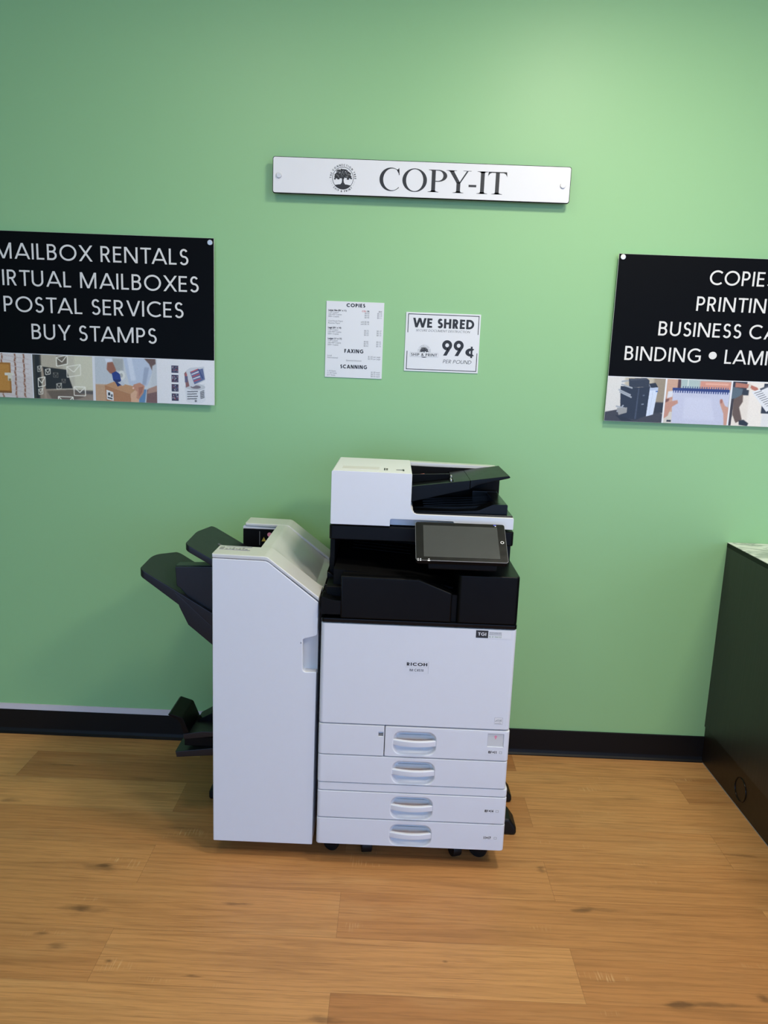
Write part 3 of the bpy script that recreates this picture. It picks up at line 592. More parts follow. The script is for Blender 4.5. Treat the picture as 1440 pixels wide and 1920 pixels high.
p.p([(0.72, 0.70), (0.83, 0.70), (0.80, 1), (0.70, 1)], (96, 134, 170), blur=1); p.p([(0.84, 0.70), (1, 0.66), (1, 1), (0.82, 1)], (120, 86, 76), blur=1); p.p([(0.86, 0.68), (1, 0.60), (1, 0.74), (0.84, 0.80)], (176, 138, 116), blur=1)
p.p([(0.15, 0.64), (0.30, 0.55), (0.70, 0.66), (0.57, 0.82)], (196, 146, 98)); p.p([(0.15, 0.64), (0.57, 0.82), (0.575, 1.0), (0.17, 1.0)], (178, 124, 78)); p.p([(0.57, 0.82), (0.70, 0.66), (0.70, 1.0), (0.575, 1.0)], (218, 172, 134))
p.p([(0.175, 0.74), (0.285, 0.79), (0.29, 0.99), (0.18, 0.96)], (232, 232, 228)); p.r(0.20, 0.80, 0.235, 0.87, (40, 40, 40)); p.p([(0.19, 0.90), (0.27, 0.93), (0.27, 0.96), (0.19, 0.93)], (50, 50, 50)); p.r(0.245, 0.84, 0.275, 0.9, (90, 90, 90))
p.e(0.43, 0.40, 0.055, 0.11, (226, 226, 216)); p.e(0.425, 0.40, 0.025, 0.05, (180, 180, 172)); p.p([(0.27, 0.36), (0.34, 0.31), (0.40, 0.37), (0.42, 0.52), (0.36, 0.60), (0.29, 0.52)], (34, 52, 130)); p.p([(0.30, 0.50), (0.40, 0.50), (0.42, 0.62), (0.36, 0.66)], (24, 36, 96)); p.p([(0.36, 0.56), (0.44, 0.53), (0.48, 0.61), (0.44, 0.64)], (196, 200, 204))
p.p([(0.62, 0.60), (0.72, 0.55), (0.80, 0.62), (0.78, 0.78), (0.70, 0.94), (0.66, 0.90), (0.68, 0.76), (0.60, 0.68)], (196, 138, 106), blur=1); p.p([(0.70, 0.66), (0.78, 0.64), (0.76, 0.76), (0.70, 0.88)], (168, 108, 80), blur=1); p.e(0.615, 0.68, 0.015, 0.02, (236, 196, 172))
p.noise(3); p.mesh('parcel_picture', -1.0125, -0.7785, PZ0, PZ1, PY, bl)
p = Pic(124, 94, (232, 231, 229))
for k in range(4):
    y0 = 0.13+0.212*k; p.r(0.245, y0, 0.365, y0+0.165, (54, 48, 66)); q = np.random.RandomState(k)
    for _ in range(26): u, v = q.uniform(0.25, 0.35), q.uniform(y0+.01, y0+.14); p.r(u, v, u+0.014, v+0.02, [(150, 60, 66), (200, 190, 196), (60, 66, 104), (120, 110, 120)][q.randint(4)])
p.p([(0.475, 0.62), (0.83, 0.52), (0.845, 0.90), (0.78, 0.96), (0.62, 0.985), (0.50, 0.94)], (222, 223, 223)); p.e(0.66, 0.60, 0.18, 0.075, (196, 198, 198)); p.e(0.67, 0.60, 0.09, 0.04, (120, 110, 112))
for k in range(4): p.ln(0.52, 0.715+0.055*k, 0.71-0.02*(k % 2), 0.70+0.055*k, 0.018, (60, 60, 62))
p.p([(0.75, 0.70), (0.82, 0.66), (0.825, 0.84), (0.755, 0.87)], (110, 110, 112)); p.e(0.67, 0.92, 0.02, 0.025, (110, 110, 110))
for k in range(4): p.ln(0.76, 0.72+0.04*k, 0.82, 0.69+0.04*k, 0.012, (210, 210, 210))
p.p([(0.47, 0.30), (0.54, 0.20), (0.58, 0.57), (0.50, 0.62)], (140, 92, 84)); p.p([(0.50, 0.24), (0.57, 0.17), (0.82, 0.13), (0.84, 0.44), (0.62, 0.60), (0.56, 0.58)], (206, 208, 210)); p.p([(0.57, 0.26), (0.80, 0.17), (0.835, 0.42), (0.65, 0.54)], (96, 104, 140))
for k in range(5): p.ln(0.585+0.013*k, 0.27+0.05*k, 0.72+0.01*k, 0.19+0.055*k, 0.024, (188, 70, 74) if k % 2 == 0 else (226, 222, 222))
p.ln(0.72, 0.19, 0.80, 0.40, 0.03, (60, 70, 120)); p.r(0.48, 0.36, 0.53, 0.5, (92, 84, 110)); p.r(0.49, 0.30, 0.52, 0.36, (176, 88, 84))
p.noise(2); p.mesh('stamps_picture', -0.7750, -0.5605, PZ0, PZ1, PY, bl)
# right board: copier, bound booklet, printed handout
p = Pic(130, 94, (188, 178, 154)); p.r(0, 0, 0.3, 0.8, (216, 214, 206), blur=10); p.r(0.8, 0, 1, 0.7, (150, 136, 110), blur=8); p.p([(0, 0.80), (0.2, 0.74), (0.85, 0.72), (1, 0.8), (1, 1), (0, 1)], (54, 50, 50), blur=1); p.r(0.84, 0.54, 1, 0.78, (34, 32, 32), blur=3)
p.p([(0.23, 0.20), (0.55, 0.22), (0.78, 0.18), (0.74, 0.84), (0.55, 0.96), (0.27, 0.90)], (24, 27, 36)); p.p([(0.54, 0.24), (0.56, 0.24), (0.55, 0.94), (0.52, 0.94)], (58, 64, 78))
p.p([(0.36, 0.03), (0.66, 0.0), (0.72, 0.05), (0.72, 0.2), (0.38, 0.22)], (34, 36, 42)); p.p([(0.36, 0.03), (0.66, 0.0), (0.70, 0.03), (0.40, 0.07)], (62, 64, 68)); p.p([(0.70, 0.13), (0.83, 0.10), (0.88, 0.20), (0.75, 0.24)], (22, 24, 30)); p.ln(0.72, 0.14, 0.76, 0.23, .015, (150, 156, 166))
p.p([(0.74, 0.22), (0.885, 0.20), (0.84, 0.82), (0.72, 0.87)], (206, 216, 232)); p.p([(0.74, 0.22), (0.885, 0.20), (0.88, 0.26), (0.735, 0.28)], (176, 190, 212)); p.r(0.845, 0.28, 0.885, 0.305, (40, 80, 160)); p.ln(0.80, 0.3, 0.77, 0.84, .008, (176, 188, 206))
for x0, y0, x1, y1 in ((0.24, 0.16, 0.44, 0.24), (0.24, 0.10, 0.36, 0.07), (0.20, 0.28, 0.42, 0.40), (0.22, 0.33, 0.44, 0.45), (0.18, 0.66, 0.34, 0.70), (0.20, 0.78, 0.36, 0.72), (0.26, 0.72, 0.31, 0.63)): p.ln(x0, y0, x1, y1, 0.035, (160, 166, 172))
p.p([(0.20, 0.70), (0.38, 0.68), (0.38, 0.80), (0.24, 0.86)], (150, 150, 146)); p.p([(0.18, 0.86), (0.34, 0.90), (0.50, 0.98), (0.30, 0.99)], (18, 18, 20)); p.ln(0.62, 0.60, 0.66, 0.59, 0.03, (120, 128, 140)); p.ln(0.63, 0.40, 0.66, 0.39, 0.03, (90, 96, 110))
p.noise(3); p.mesh('copier_picture', 0.9215, 1.1375, PZ0, PZ1, PY, br)
p = Pic(140, 94, (176, 182, 176)); p.r(0, 0, 0.2, 1, (198, 158, 130), blur=2); p.p([(0.17, 0), (0.21, 0), (0.23, 0.2), (0.17, 0.2)], (74, 40, 34), blur=1); p.r(0.22, 0.0, 0.5, 0.2, (168, 186, 180), blur=1); p.r(0.32, 0, 0.335, 0.2, (210, 216, 206)); p.r(0.52, 0.02, 1, 0.2, (206, 142, 116), blur=2); p.r(0.6, 0.06, 0.96, 0.1, (226, 172, 146), blur=2); p.r(0, 0.74, 0.14, 1, (206, 200, 186)); p.r(0.05, 0.93, 0.12, 0.97, (40, 40, 44))
p.p([(0.10, 0.24), (1.0, 0.26), (0.965, 1.02), (0.13, 1.02)], (192, 194, 212)); p.p([(0.3, 0.4), (0.7, 0.4), (0.8, 0.9), (0.3, 0.9)], (200, 202, 218), blur=10)
p.r(0.095, 0.19, 0.985, 0.255, (30, 48, 112))
for k in range(24): u = 0.10+k*0.037; p.r(u, 0.25, u+0.018, 0.30, (34, 52, 116)); p.r(u+0.15 if u < .8 else u, 0.15, u+0.165 if u < .8 else u+.012, 0.19, (60, 76, 120))
p.p([(0, 0.42), (0.08, 0.36), (0.11, 0.44), (0.04, 0.52), (0.19, 0.47), (0.20, 0.54), (0.10, 0.64), (0.06, 0.84), (0, 0.9)], (190, 138, 114), blur=1); p.p([(0.03, 0.28), (0.11, 0.26), (0.10, 0.40), (0.02, 0.44)], (214, 216, 222), blur=1); p.p([(0, 0.46), (0.06, 0.44), (0.05, 0.5), (0, 0.54)], (120, 74, 58), blur=1)
p.p([(0.85, 0.42), (0.89, 0.42), (0.94, 0.56), (1, 0.60), (1, 1), (0.955, 1), (0.93, 0.74), (0.86, 0.52)], (196, 146, 122), blur=1); p.e(0.875, 0.46, 0.02, 0.05, (164, 104, 84), blur=1)
p.noise(3); p.mesh('booklet_picture', 1.1440, 1.3835, PZ0, PZ1, PY, br)
p = Pic(120, 94, (226, 216, 202)); p.r(0.3, 0, 1, 1, (234, 226, 214), blur=8); p.r(0.55, 0.6, 1, 1, (222, 220, 216), blur=3); p.r(0, 0.0, 0.24, 0.26, (40, 36, 38)); p.r(0.12, 0.18, 0.28, 0.30, (34, 36, 36), blur=1); p.p([(0, 0.12), (0.18, 0.16), (0.16, 0.40), (0, 0.42)], (84, 98, 104), blur=1)
p.p([(0, 0.40), (0.05, 0.38), (0.04, 1), (0, 1)], (52, 40, 32)); p.p([(0.04, 0.40), (0.19, 0.28), (0.20, 0.45), (0.15, 0.58), (0.22, 0.86), (0.12, 0.94), (0.05, 0.75)], (96, 74, 54), blur=1); p.p([(0.17, 0.88), (0.25, 0.86), (0.34, 0.94), (0.32, 1), (0.18, 0.98)], (20, 19, 20), blur=1)
p.p([(0.04, 0.02), (0.27, 0.05), (0.34, 0.09), (0.33, 0.14), (0.26, 0.14), (0.04, 0.13)], (176, 112, 84), blur=1); p.p([(0.27, 0.05), (0.31, 0.06), (0.30, 0.14), (0.26, 0.14)], (214, 206, 190)); p.p([(0.31, 0.07), (0.42, 0.12), (0.46, 0.20), (0.40, 0.20), (0.32, 0.16)], (184, 108, 80), blur=1)
p.r(0.53, 0.02, 0.9, 0.70, (36, 36, 40)); p.p([(0.33, 0.22), (0.66, 0.05), (0.92, 0.40), (0.62, 0.66)], (226, 226, 226)); p.p([(0.46, 0.14), (0.62, 0.05), (0.63, 0.08), (0.48, 0.18)], (80, 80, 84))
for k in range(9): p.ln(0.38+0.033*k, 0.25+0.04*k, 0.50+0.03*k, 0.19+0.04*k, 0.014, (90, 90, 94))
p.noise(3); p.mesh('handout_picture', 1.3900, 1.6100, PZ0, PZ1, PY, br)

# price list, a letter sheet
def sheet(name, label, cx, cz, w, h, tilt):
    t = thing(name, label, 'sign', (cx, 0, cz)); return t, cx-w/2, cz-h/2
pt, ox, oz = sheet('price_list', 'white upright price list headed COPIES, FAXING and SCANNING on the wall', -0.0363, 1.6514, 0.2159, 0.2794, 0)
PYY = -0.0037
bm = B(); box(bm, ox, ox+0.2159, -0.0035, 0, oz, oz+0.2794, 0.0004, 1, mi=3)
for s, a, b_, z, h in (('COPIES', 0.0752, 0.1452, 0.2598, 0.0132), ('FAXING', 0.0718, 0.1436, 0.0922, 0.0142), ('SCANNING', 0.0579, 0.1592, 0.0344, 0.0140)):
    text(bm, s, ox+a, ox+b_, oz+z, h, PYY, 0.235, mi=1)
L1 = 0.0080
def row(z, a, c=None, w_=None, h=0.0078, bold=0.0, mi=0):
    bftext(bm, a, ox+L1, oz+z, h, PYY, mi=mi, bold=bold)
    if c: bftext(bm, c, ox+0.1615, oz+z, h, PYY, 'RIGHT', mi)
    if w_: bftext(bm, w_, ox+0.2086, oz+z, h, PYY, 'RIGHT', mi)
row(0.2438, 'Letter Size (8½ x 11)', None, 'BW', bold=0.00035, mi=1)
for i, (ch, mi) in enumerate(zip('COLOR', (2, 2, 2, 1, 1))): bftext(bm, ch, ox+0.1335+i*0.0058, oz+0.2438, 0.0078, PYY, mi=mi, bold=0.0002)
row(0.2366, '1-99 Copies', '$0.62', '$0.15'); row(0.2290, '100-499 Copies', '$0.52', '$0.13'); row(0.2214, '500+ Copies', '$0.42', '$0.11')
row(0.2050, 'Card Stock Paper', 'add $0.08'); row(0.1974, 'Resume Paper', 'add $0.10')
row(0.1806, 'Legal (8½ x 14)', bold=0.00035, mi=1); row(0.1730, '1-99 Copies', '$0.72', '$0.17'); row(0.1654, '100-499 Copies', '$0.62', '$0.15'); row(0.1578, '500+ Copies', '$0.52', '$0.13')
row(0.1406, 'Ledger (11 x 17)', bold=0.00035, mi=1); row(0.1330, '1-99 Copies', '$0.82', '$0.22'); row(0.1254, '100-499 Copies', '$0.72', '$0.17'); row(0.1178, '500+ Copies', '$0.62', '$0.15')
row(0.0780, 'Local', None, '$1.50 per page'); row(0.0704, 'International', None, '$2.50 per page'); bftext(bm, 'Quantity Discount', ox+0.108, oz+0.0620, 0.0078, PYY, 'CENTER')
row(0.0210, '1-10 Scans', None, '$1.00 each'); row(0.0134, '11-20 Scans', None, '$0.75 each'); row(0.0058, '21+ Scans', None, '$0.50 each')
mk('price_sheet', bm, ['greyink', 'ink', 'redink', 'paper'], pt, recalc=False, smooth=0)
# shredding notice
st_, ox, oz = sheet('shredding_notice', 'white notice reading WE SHRED 99 cents per pound, in a broken black border', 0.2943, 1.654, 0.2794, 0.2159, 0)
bm = B(); box(bm, ox, ox+0.2794, -0.0035, 0, oz, oz+0.2159, 0.0004, 1, mi=2); q = 0.0013
flatquad(bm, ox+0.0090-q, ox+0.2724+q, oz+0.2092-q, oz+0.2092+q, PYY); flatquad(bm, ox+0.0088-q, ox+0.2712+q, oz+0.0072-q, oz+0.0072+q, PYY)
for x in (0.0090, 0.2722): flatquad(bm, ox+x-q, ox+x+q, oz+0.1420, oz+0.2092, PYY); flatquad(bm, ox+x-q, ox+x+q, oz+0.0072, oz+0.0742, PYY)
text(bm, 'WE SHRED', ox+0.0265, ox+0.2558, oz+0.1612, 0.0345, PYY, 0.225, gap=0.13)
text(bm, 'SECURE DOCUMENT DESTRUCTION', ox+0.0385, ox+0.2405, oz+0.1472, 0.0080, PYY, 0.12, mi=1, shear=0.22)
text(bm, '99', ox+0.1400, ox+0.2210, oz+0.0615, 0.0565, PYY, 0.20, gap=0.10); text(bm, '¢', ox+0.2285, ox+0.2615, oz+0.0615, 0.0420, PYY, 0.22)
text(bm, 'PER POUND', ox+0.1455, ox+0.2515, oz+0.0335, 0.0132, PYY, 0.11, mi=0, shear=0.22); mk('notice_sheet', bm, ['ink', 'greyink', 'paper'], st_, recalc=False, smooth=0)
bm = B(); tree_logo(bm, ox+0.0735, oz+0.0735, 0.0235, PYY, 0, 2, False); text_arc(bm, 'THE CONNECTION TREE', ox+0.0735, oz+0.0735, 0.0212, 184, -4, 0.0036, PYY, 0.16, mi=1)
flat(bm, arc(ox+0.0735, oz+0.0588, 0.0145, 0.0078, 180, 360, 16), PYY, 0)
flatquad(bm, ox+0.0210, ox+0.1265, oz+0.0540, oz+0.0700, PYY-0.0004, 2)
for a, b_, c, d in ((0.0210, 0.1265, 0.0540, 0.0544), (0.0210, 0.1265, 0.0696, 0.0700), (0.0210, 0.0214, 0.0540, 0.0700), (0.1261, 0.1265, 0.0540, 0.0700)): flatquad(bm, ox+a, ox+b_, oz+c, oz+d, PYY-0.0005, 1)
text(bm, 'SHIP & PRINT', ox+0.0245, ox+0.1232, oz+0.0570, 0.0098, PYY-0.0006, 0.17); mk('tree_logo', bm, ['ink', 'greyink', 'paper'], st_, recalc=False, smooth=0)

# ================================================================ COUNTER (right)
ct = thing('counter', 'dark wood-grain counter with a white marble-look top against the green wall', 'counter', (1.80, -0.7, 0))
CY0 = -1.55
bm = B(); box(bm, 1.453, 2.15, CY0, -0.0005, 0.155, 0.9135, 0.0008, 1); mk('side_panel', bm, 'wood', ct)
bm = B(); box(bm, 1.4525, 2.16, CY0-0.01, -0.0005, 0.9135, 0.9300, 0.0008, 1); mk('edge_band', bm, 'vinyl', ct, label='dark edge band under the marble top')
bm = B(); box(bm, 1.4530, 2.16, CY0-0.01, -0.0005, 0.9300, 0.9325, 0.0006, 1); mk('countertop', bm, 'marble', ct, label='white marble-look surface')
bm = B(); box(bm, 1.4575, 2.10, CY0+0.06, -0.0005, 0.0, 0.155); mk('toe_kick', bm, 'kick', ct)
bm = B(); box(bm, 1.4562, 1.4575, CY0+0.06, -0.0165, 0.0, 0.0022); mk('caulk_bead', bm, 'caulk', ct)
bm = B()
for i in range(40):
    a, b_ = 2*PI*i/40, 2*PI*(i+1)/40
    cyl(bm, (1.4565, -0.345+0.043*math.cos(a), 0.0755+0.043*math.sin(a)), (1.4565, -0.345+0.043*math.cos(b_), 0.0755+0.043*math.sin(b_)), 0.0018, n=8)
mk('grommet_cover', bm, 'black_gl', ct, label='round black cable hole cover')

# ================================================================ COPIER
FY = -0.768
cp = thing('photocopier', 'large white and black office photocopier with four paper drawers and a tilted touch screen', 'photocopier', (0.225, -0.43, 0))
bm = B(); box(bm, -0.0660, 0.5140, FY+0.046, -0.085, 0.0750, 0.8030); box(bm, -0.0640, 0.5120, FY+0.0205, FY+0.047, 0.4800, 0.8030); mk('seam_shade_core', bm, 'black_dk', cp)  # core coloured black to put shade into the gaps between panels
for x0, x1, z0, z1 in ((-0.0682, -0.0655, 0.2835, 0.802), (0.5125, 0.5150, 0.2835, 0.802), (-0.0682, -0.0655, 0.0717, 0.2825), (0.5195, 0.5220, 0.0717, 0.2825)):
    bm = B(); box(bm, x0, x1, FY+0.022, -0.084, z0, z1, 0.0008, 1); mk('side_panel', bm, 'white', cp)
bm = B(); box(bm, -0.0640, 0.5180, FY+0.012, -0.09, 0.0665, 0.0735, 0.001, 1); mk('base_plate', bm, 'white_in', cp)
# big front door
fd = B(); plate(fd, -0.0682, 0.5155, 0.4812, 0.8020, FY, FY+0.020, 0.013, 0.0025, 0.004); fd = mk('front_door', fd, 'white', cp)
FYL = FY-0.0004
bm = B(); flatquad(bm, 0.1895, 0.2580, 0.6545, 0.6918, FYL, 0); flatquad(bm, 0.2575, 0.2581, 0.6545, 0.6918, FYL-0.0001, 2); flatquad(bm, 0.1895, 0.2581, 0.6732, 0.6736, FYL-0.0001, 2); flatquad(bm, 0.1895, 0.2581, 0.6915, 0.6918, FYL-0.0001, 2)
text(bm, 'RICOH', 0.1925, 0.2540, 0.6778, 0.0100, FYL-0.0002, 0.22, mi=1, gap=0.16); text(bm, 'IM C4510', 0.2015, 0.2435, 0.6602, 0.0080, FYL-0.0002, 0.15, mi=1)
mk('brand_plate', bm, ['white', 'ink', 'midgrey'], fd, recalc=False, smooth=0)
bm = B(); flatquad(bm, 0.3941, 0.4305, 0.7745, 0.7978, FYL, 1); 
for a, b_, c, d in ((0.3965, 0.4283, 0.7950, 0.7955), (0.3965, 0.4283, 0.7772, 0.7777), (0.3965, 0.3970, 0.7772, 0.7955), (0.4278, 0.4283, 0.7772, 0.7955)): flatquad(bm, a, b_, c, d, FYL-0.0001, 2)
text(bm, 'TGI', 0.4000, 0.4245, 0.7815, 0.0100, FYL-0.0002, 0.2, mi=0); flatquad(bm, 0.4305, 0.4985, 0.7733, 0.7985, FYL, 0)
for k in range(3):
    rr_ = random.Random(k+9); x = 0.4335
    while x < 0.4700: w_ = rr_.uniform(0.0015, 0.0042); flatquad(bm, x, min(x+w_, 0.4705), 0.7920-k*0.0035, 0.7936-k*0.0035, FYL-0.0001, 2); x += w_+0.0008
text(bm, 'ID # 106132', 0.4335, 0.4700, 0.7765, 0.0052, FYL-0.0001, 0.14, mi=3)
mk('service_sticker', bm, ['paper', 'ink', 'greyink', 'greenink'], fd, label='black and white service sticker', recalc=False, smooth=0)
bm = B(); flatquad(bm, 0.4669, 0.4918, 0.5002, 0.5218, FYL, 1); flatquad(bm, 0.4675, 0.4912, 0.5008, 0.5212, FYL-0.0001, 0)
strip(bm, arc(0.479, 0.507, 0.0105, 0.0085, 15, 165, 12), arc(0.479, 0.5065, 0.0098, 0.0070, 15, 165, 12), lambda a, b_: (a, b_), FYL-0.0002, 1)
flatquad(bm, 0.4690, 0.4880, 0.5022, 0.5036, FYL-0.0002, 1)
bm_s = [(0.4868+0.0026*(1 if k % 2 == 0 else 0.42)*math.cos(PI/2+k*PI/5), 0.5150+0.0026*(1 if k % 2 == 0 else 0.42)*math.sin(PI/2+k*PI/5)) for k in range(10)]; flat(bm, bm_s, FYL-0.0002, 1)
bftext(bm, 'energy', 0.4698, 0.5085, 0.0062, FYL-0.0002, mi=1); mk('energy_sticker', bm, ['signwhite', 'midgrey'], fd, recalc=False, smooth=0)
# drawers
POCKET = [(0.0, 0.0), (0.0012, 0.0004), (0.0026, 0.0018), (0.0045, 0.006), (0.0075, 0.013), (0.0125, 0.021), (0.020, 0.0255), (0.028, 0.027)]
def drawer(x0, x1, z0, z1, hx0, hx1, hz0, hz1, lab, lx0, lx1, lz, window=False):
    bm = B(); hs = [(hx0, hx1, hz0, hz1, 0.027, POCKET)]
    if window: hs.append((0.4487, 0.5000, 0.4245, 0.4690, 0.002, [(0, 0), (0.0008, 0.0006), (0.0012, 0.003)]))
    plate(bm, x0, x1, z0+0.0004, z1-0.0006, FY, FY+0.034, (0.0015 if x0 > 0 else 0.010, 0.010), 0.0018, 0.003, hs); d = mk('drawer', bm, 'white', cp)
    cx = (hx0+hx1)/2; hw = (hx1-hx0)/2-0.002; zc = hz1-0.0385
    bm = B(); n = 16; rings = []
    for i in range(n+1):
        t = -1+2*i/n; bow = 0.012*(1-t*t); x = cx+hw*t; yo = FY+0.003-bow; hh = 0.0092
        sec = [(yo, zc-hh), (yo-0.0008, zc-hh+0.002), (yo-0.0008, zc+hh-0.003), (yo+0.001, zc+hh-0.0006), (yo+0.0035, zc+hh), (yo+0.009, zc+hh-0.001), (yo+0.009, zc-hh+0.002), (yo+0.006, zc-hh)]
        rings.append([bm.verts.new((x, a, b_)) for a, b_ in sec])
    for a, b_ in zip(rings, rings[1:]):
        for k in range(8): bm.faces.new((a[k], a[(k+1) % 8], b_[(k+1) % 8], b_[k]))
    bm.faces.new(rings[0]); bm.faces.new(rings[-1][::-1])
    for sx in (-1, 1): box(bm, cx+sx*(hw-0.004)-0.004, cx+sx*(hw-0.004)+0.004, FY+0.004, FY+0.028, zc-0.007, zc+0.007, 0.001, 1)
    mk('handle', bm, 'white', d)
    # hinged flap behind the grip
    bm = B(); box(bm, cx-hw+0.012, cx+hw-0.012, FY+0.0215, FY+0.0235, zc+0.001, zc+0.016, 0.0008, 1); mk('pocket_flap', bm, 'white_in', d)
    if lab:
        bm = B(); flatquad(bm, lx0-0.002, lx1+0.002, lz-0.0028, lz+0.0108, FYL, 2); k = (lx1-lx0)
        bftext(bm, lab, lx0, lz, 0.0112, FYL-0.0001, mi=0, bold=0.0006, sx=0.82)
        px = lx0+k*0.80
        for a, b_, c, e_ in ((px, lx1, 0.0064, 0.0072), (px, lx1, 0.0, 0.0008), (px, px+0.0008, 0, 0.0072), (lx1-0.0008, lx1, 0, 0.0072)): flatquad(bm, a, b_, lz+c, lz+e_, FYL-0.0001, 1)
        mk('size_label', bm, ['ink', 'greyink', 'paper'], d, label='paper size label '+lab.replace('½', ' and a half').replace('×', ' by '), recalc=False, smooth=0)
    if window:
        bm = B(); flatquad(bm, 0.4505, 0.4982, 0.4262, 0.4672, FY+0.0024, 0); flat(bm, arc(0.4745, 0.4580, 0.0042, 0.0042, 0, 340, 17), FY+0.0021, 1); flatquad(bm, 0.4728, 0.4762, 0.4500, 0.4570, FY+0.0020, 1)
        mk('paper_gauge_window', bm, ['white_in', 'pink'], d, label='small grey window with a pink paper mark', smooth=0)
drawer(0.1355, 0.5170, 0.3785, 0.4790, 0.1590, 0.2955, 0.3855, 0.4655, '8½×11', 0.4545, 0.4965, 0.4040, True)
drawer(-0.0684, 0.5165, 0.2845, 0.3772, 0.1590, 0.2955, 0.2868, 0.3668, None, 0, 0, 0)
drawer(-0.0675, 0.5225, 0.1642, 0.2560, 0.1595, 0.2955, 0.1672, 0.2465, '8½×14', 0.4560, 0.4990, 0.2055)
drawer(-0.0680, 0.5230, 0.0717, 0.1630, 0.1595, 0.2960, 0.0745, 0.1515, '11×17', 0.4570, 0.4990, 0.1130)
bm = B(); plate(bm, -0.0684, 0.1340, 0.3785, 0.4790, FY, FY+0.022, (0.010, 0.0012), 0.0018, 0.003, [(0.1150, 0.1310, 0.4440, 0.4600, 0.001, [(0, 0), (0.0006, 0.0005), (0.001, 0.006)])]); sd = mk('side_tray_door', bm, 'white', cp)
bm = B(); box(bm, 0.1165, 0.1305, FY+0.0025, FY+0.0065, 0.4450, 0.4530, 0.0005, 1); mk('latch', bm, 'grey', sd)
bm = B(); plate(bm, -0.0675, 0.5225, 0.2572, 0.2832, FY+0.001, FY+0.022, 0.011, 0.0015, 0.003); mk('bank_trim', bm, 'white', cp)
# casters, stabiliser feet
def caster(x, y, r, w_, ang):
    bm = B(); box(bm, x-0.018, x+0.018, y-0.016, y+0.020, r+0.010, 0.068, 0.003, 1); c = mk('caster', bm, 'black', cp)
    d = Vector((math.cos(ang), math.sin(ang), 0))*w_/2; p0 = Vector((x, y, r))
    bm = B(); cyl(bm, p0-d, p0+d, r, n=28, b=0.004); cyl(bm, p0-d*1.12, p0+d*1.12, r*0.45, n=20, b=0.001); mk('wheel', bm, 'rubber', c)
caster(-0.024, -0.690, 0.026, 0.020, 1.2); caster(0.090, -0.690, 0.026, 0.034, 0.12); caster(0.378, -0.692, 0.027, 0.030, 0.35); caster(0.455, -0.690, 0.031, 0.024, 1.15); caster(0.02, -0.16, 0.03, 0.03, 0.3); caster(0.45, -0.16, 0.03, 0.03, 0.3)
def foot(name, x0, x1, y, h, hw):
    bm = B(); prism(bm, fillet([(x0, 0.004), (x1, 0.0), (x1-0.002, h*0.45), (x1-0.026, h), (x0, h+0.004)], [0, .010, .012, .016, 0], 5), y-hw, y+hw, 'y', 0.012, 4, frontonly=False); mk(name, bm, 'rubber', cp)
foot('stabiliser_foot', 0.46, 0.600, -0.530, 0.060, 0.045); foot('stabiliser_foot', 0.46, 0.614, -0.330, 0.055, 0.045)
for y in (-0.53, -0.33):
    bm = B(); box(bm, 0.44, 0.53, y-0.02, y+0.02, 0.045, 0.0668, 0.003, 1); mk('stabiliser_arm', bm, 'black', cp)
# black upper half
bm = B(); box(bm, -0.0682, 0.5150, FY-0.001, -0.085, 0.8045, 0.8165, 0.0015, 2, vb=0.010); mk('black_ledge', bm, 'black_gl', cp)
bm = B(); box(bm, -0.060, 0.325, FY+0.050, -0.10, 0.8165, 0.900, 0.002, 1); box(bm, 0.317, 0.340, FY+0.012, -0.1, 0.8165, 0.900, 0.001, 1); box(bm, -0.05, 0.505, -0.24, -0.095, 0.8165, 1.03, 0.002, 1); mk('upper_body', bm, 'black_dk', cp)
bm = B(); prism(bm, [(-0.0118, 0.8170), (0.3170, 0.8170), (0.3170, 0.905), (0.312, 0.9090), (0.2174, 0.9457), (-0.0118, 0.9474)], FY, FY+0.030, 'y', 0.005, 3)
bm2 = bm; mk('tray_front_panel', bm, 'black', cp)
bm = B(); prism(bm, fillet([(-0.0118, 0.9), (0.31, 0.9), (0.31, 0.904), (0.2174, 0.9385), (-0.0118, 0.9405)], 0.001, 1), FY+0.030, FY+0.075); 
prism(bm, [(-0.040, 0.90), (0.325, 0.90), (0.325, 0.905), (0.20, 0.930), (-0.040, 0.948)], FY+0.075, -0.24)
for k in range(3): 
    y = -0.40+0.045*k; prism(bm, [(0.0, 0.9468), (0.20, 0.9318), (0.20, 0.9335), (0.0, 0.9485)], y, y+0.006)
mk('output_tray', bm, 'black_dk', cp)
bm = B(); prism(bm, fillet([(-0.0695, 0.8270), (-0.0105, 0.8270), (-0.0105, 0.8700), (-0.030, 0.8705), (-0.050, 0.8745), (-0.0695, 0.8815)], [.001, .001, .001, .02, .02, .001], 4), FY+0.004, FY+0.060, 'y', 0.002, 2)
for k in range(4): prism(bm, fillet([(-0.066, 0.87), (-0.012, 0.87), (-0.012, 0.882+k*0.016), (-0.035, 0.884+k*0.017), (-0.066, 0.900+k*0.018)], [0, 0, 0, .03, 0], 5), FY+0.075+k*0.075, FY+0.140+k*0.075, 'y', 0.001, 1)
box(bm, -0.066, -0.012, FY+0.055, -0.25, 0.8165, 0.880, 0.001, 1); mk('paper_bridge', bm, 'black', cp)
bm = B(); box(bm, 0.3325, 0.5145, FY, -0.10, 0.8170, 0.9645, 0.004, 3, vb=0.013); mk('right_housing', bm, 'black', cp)
bm = B(); box(bm, 0.36, 0.509, -0.585, -0.095, 0.9645, 1.032, 0.003, 2); mk('scanner_column', bm, 'black', cp)
bm = B(); box(bm, -0.0600, -0.0450, -0.600, -0.095, 0.88, 1.032, 0.002, 2); mk('scanner_column', bm, 'black_dk', cp)
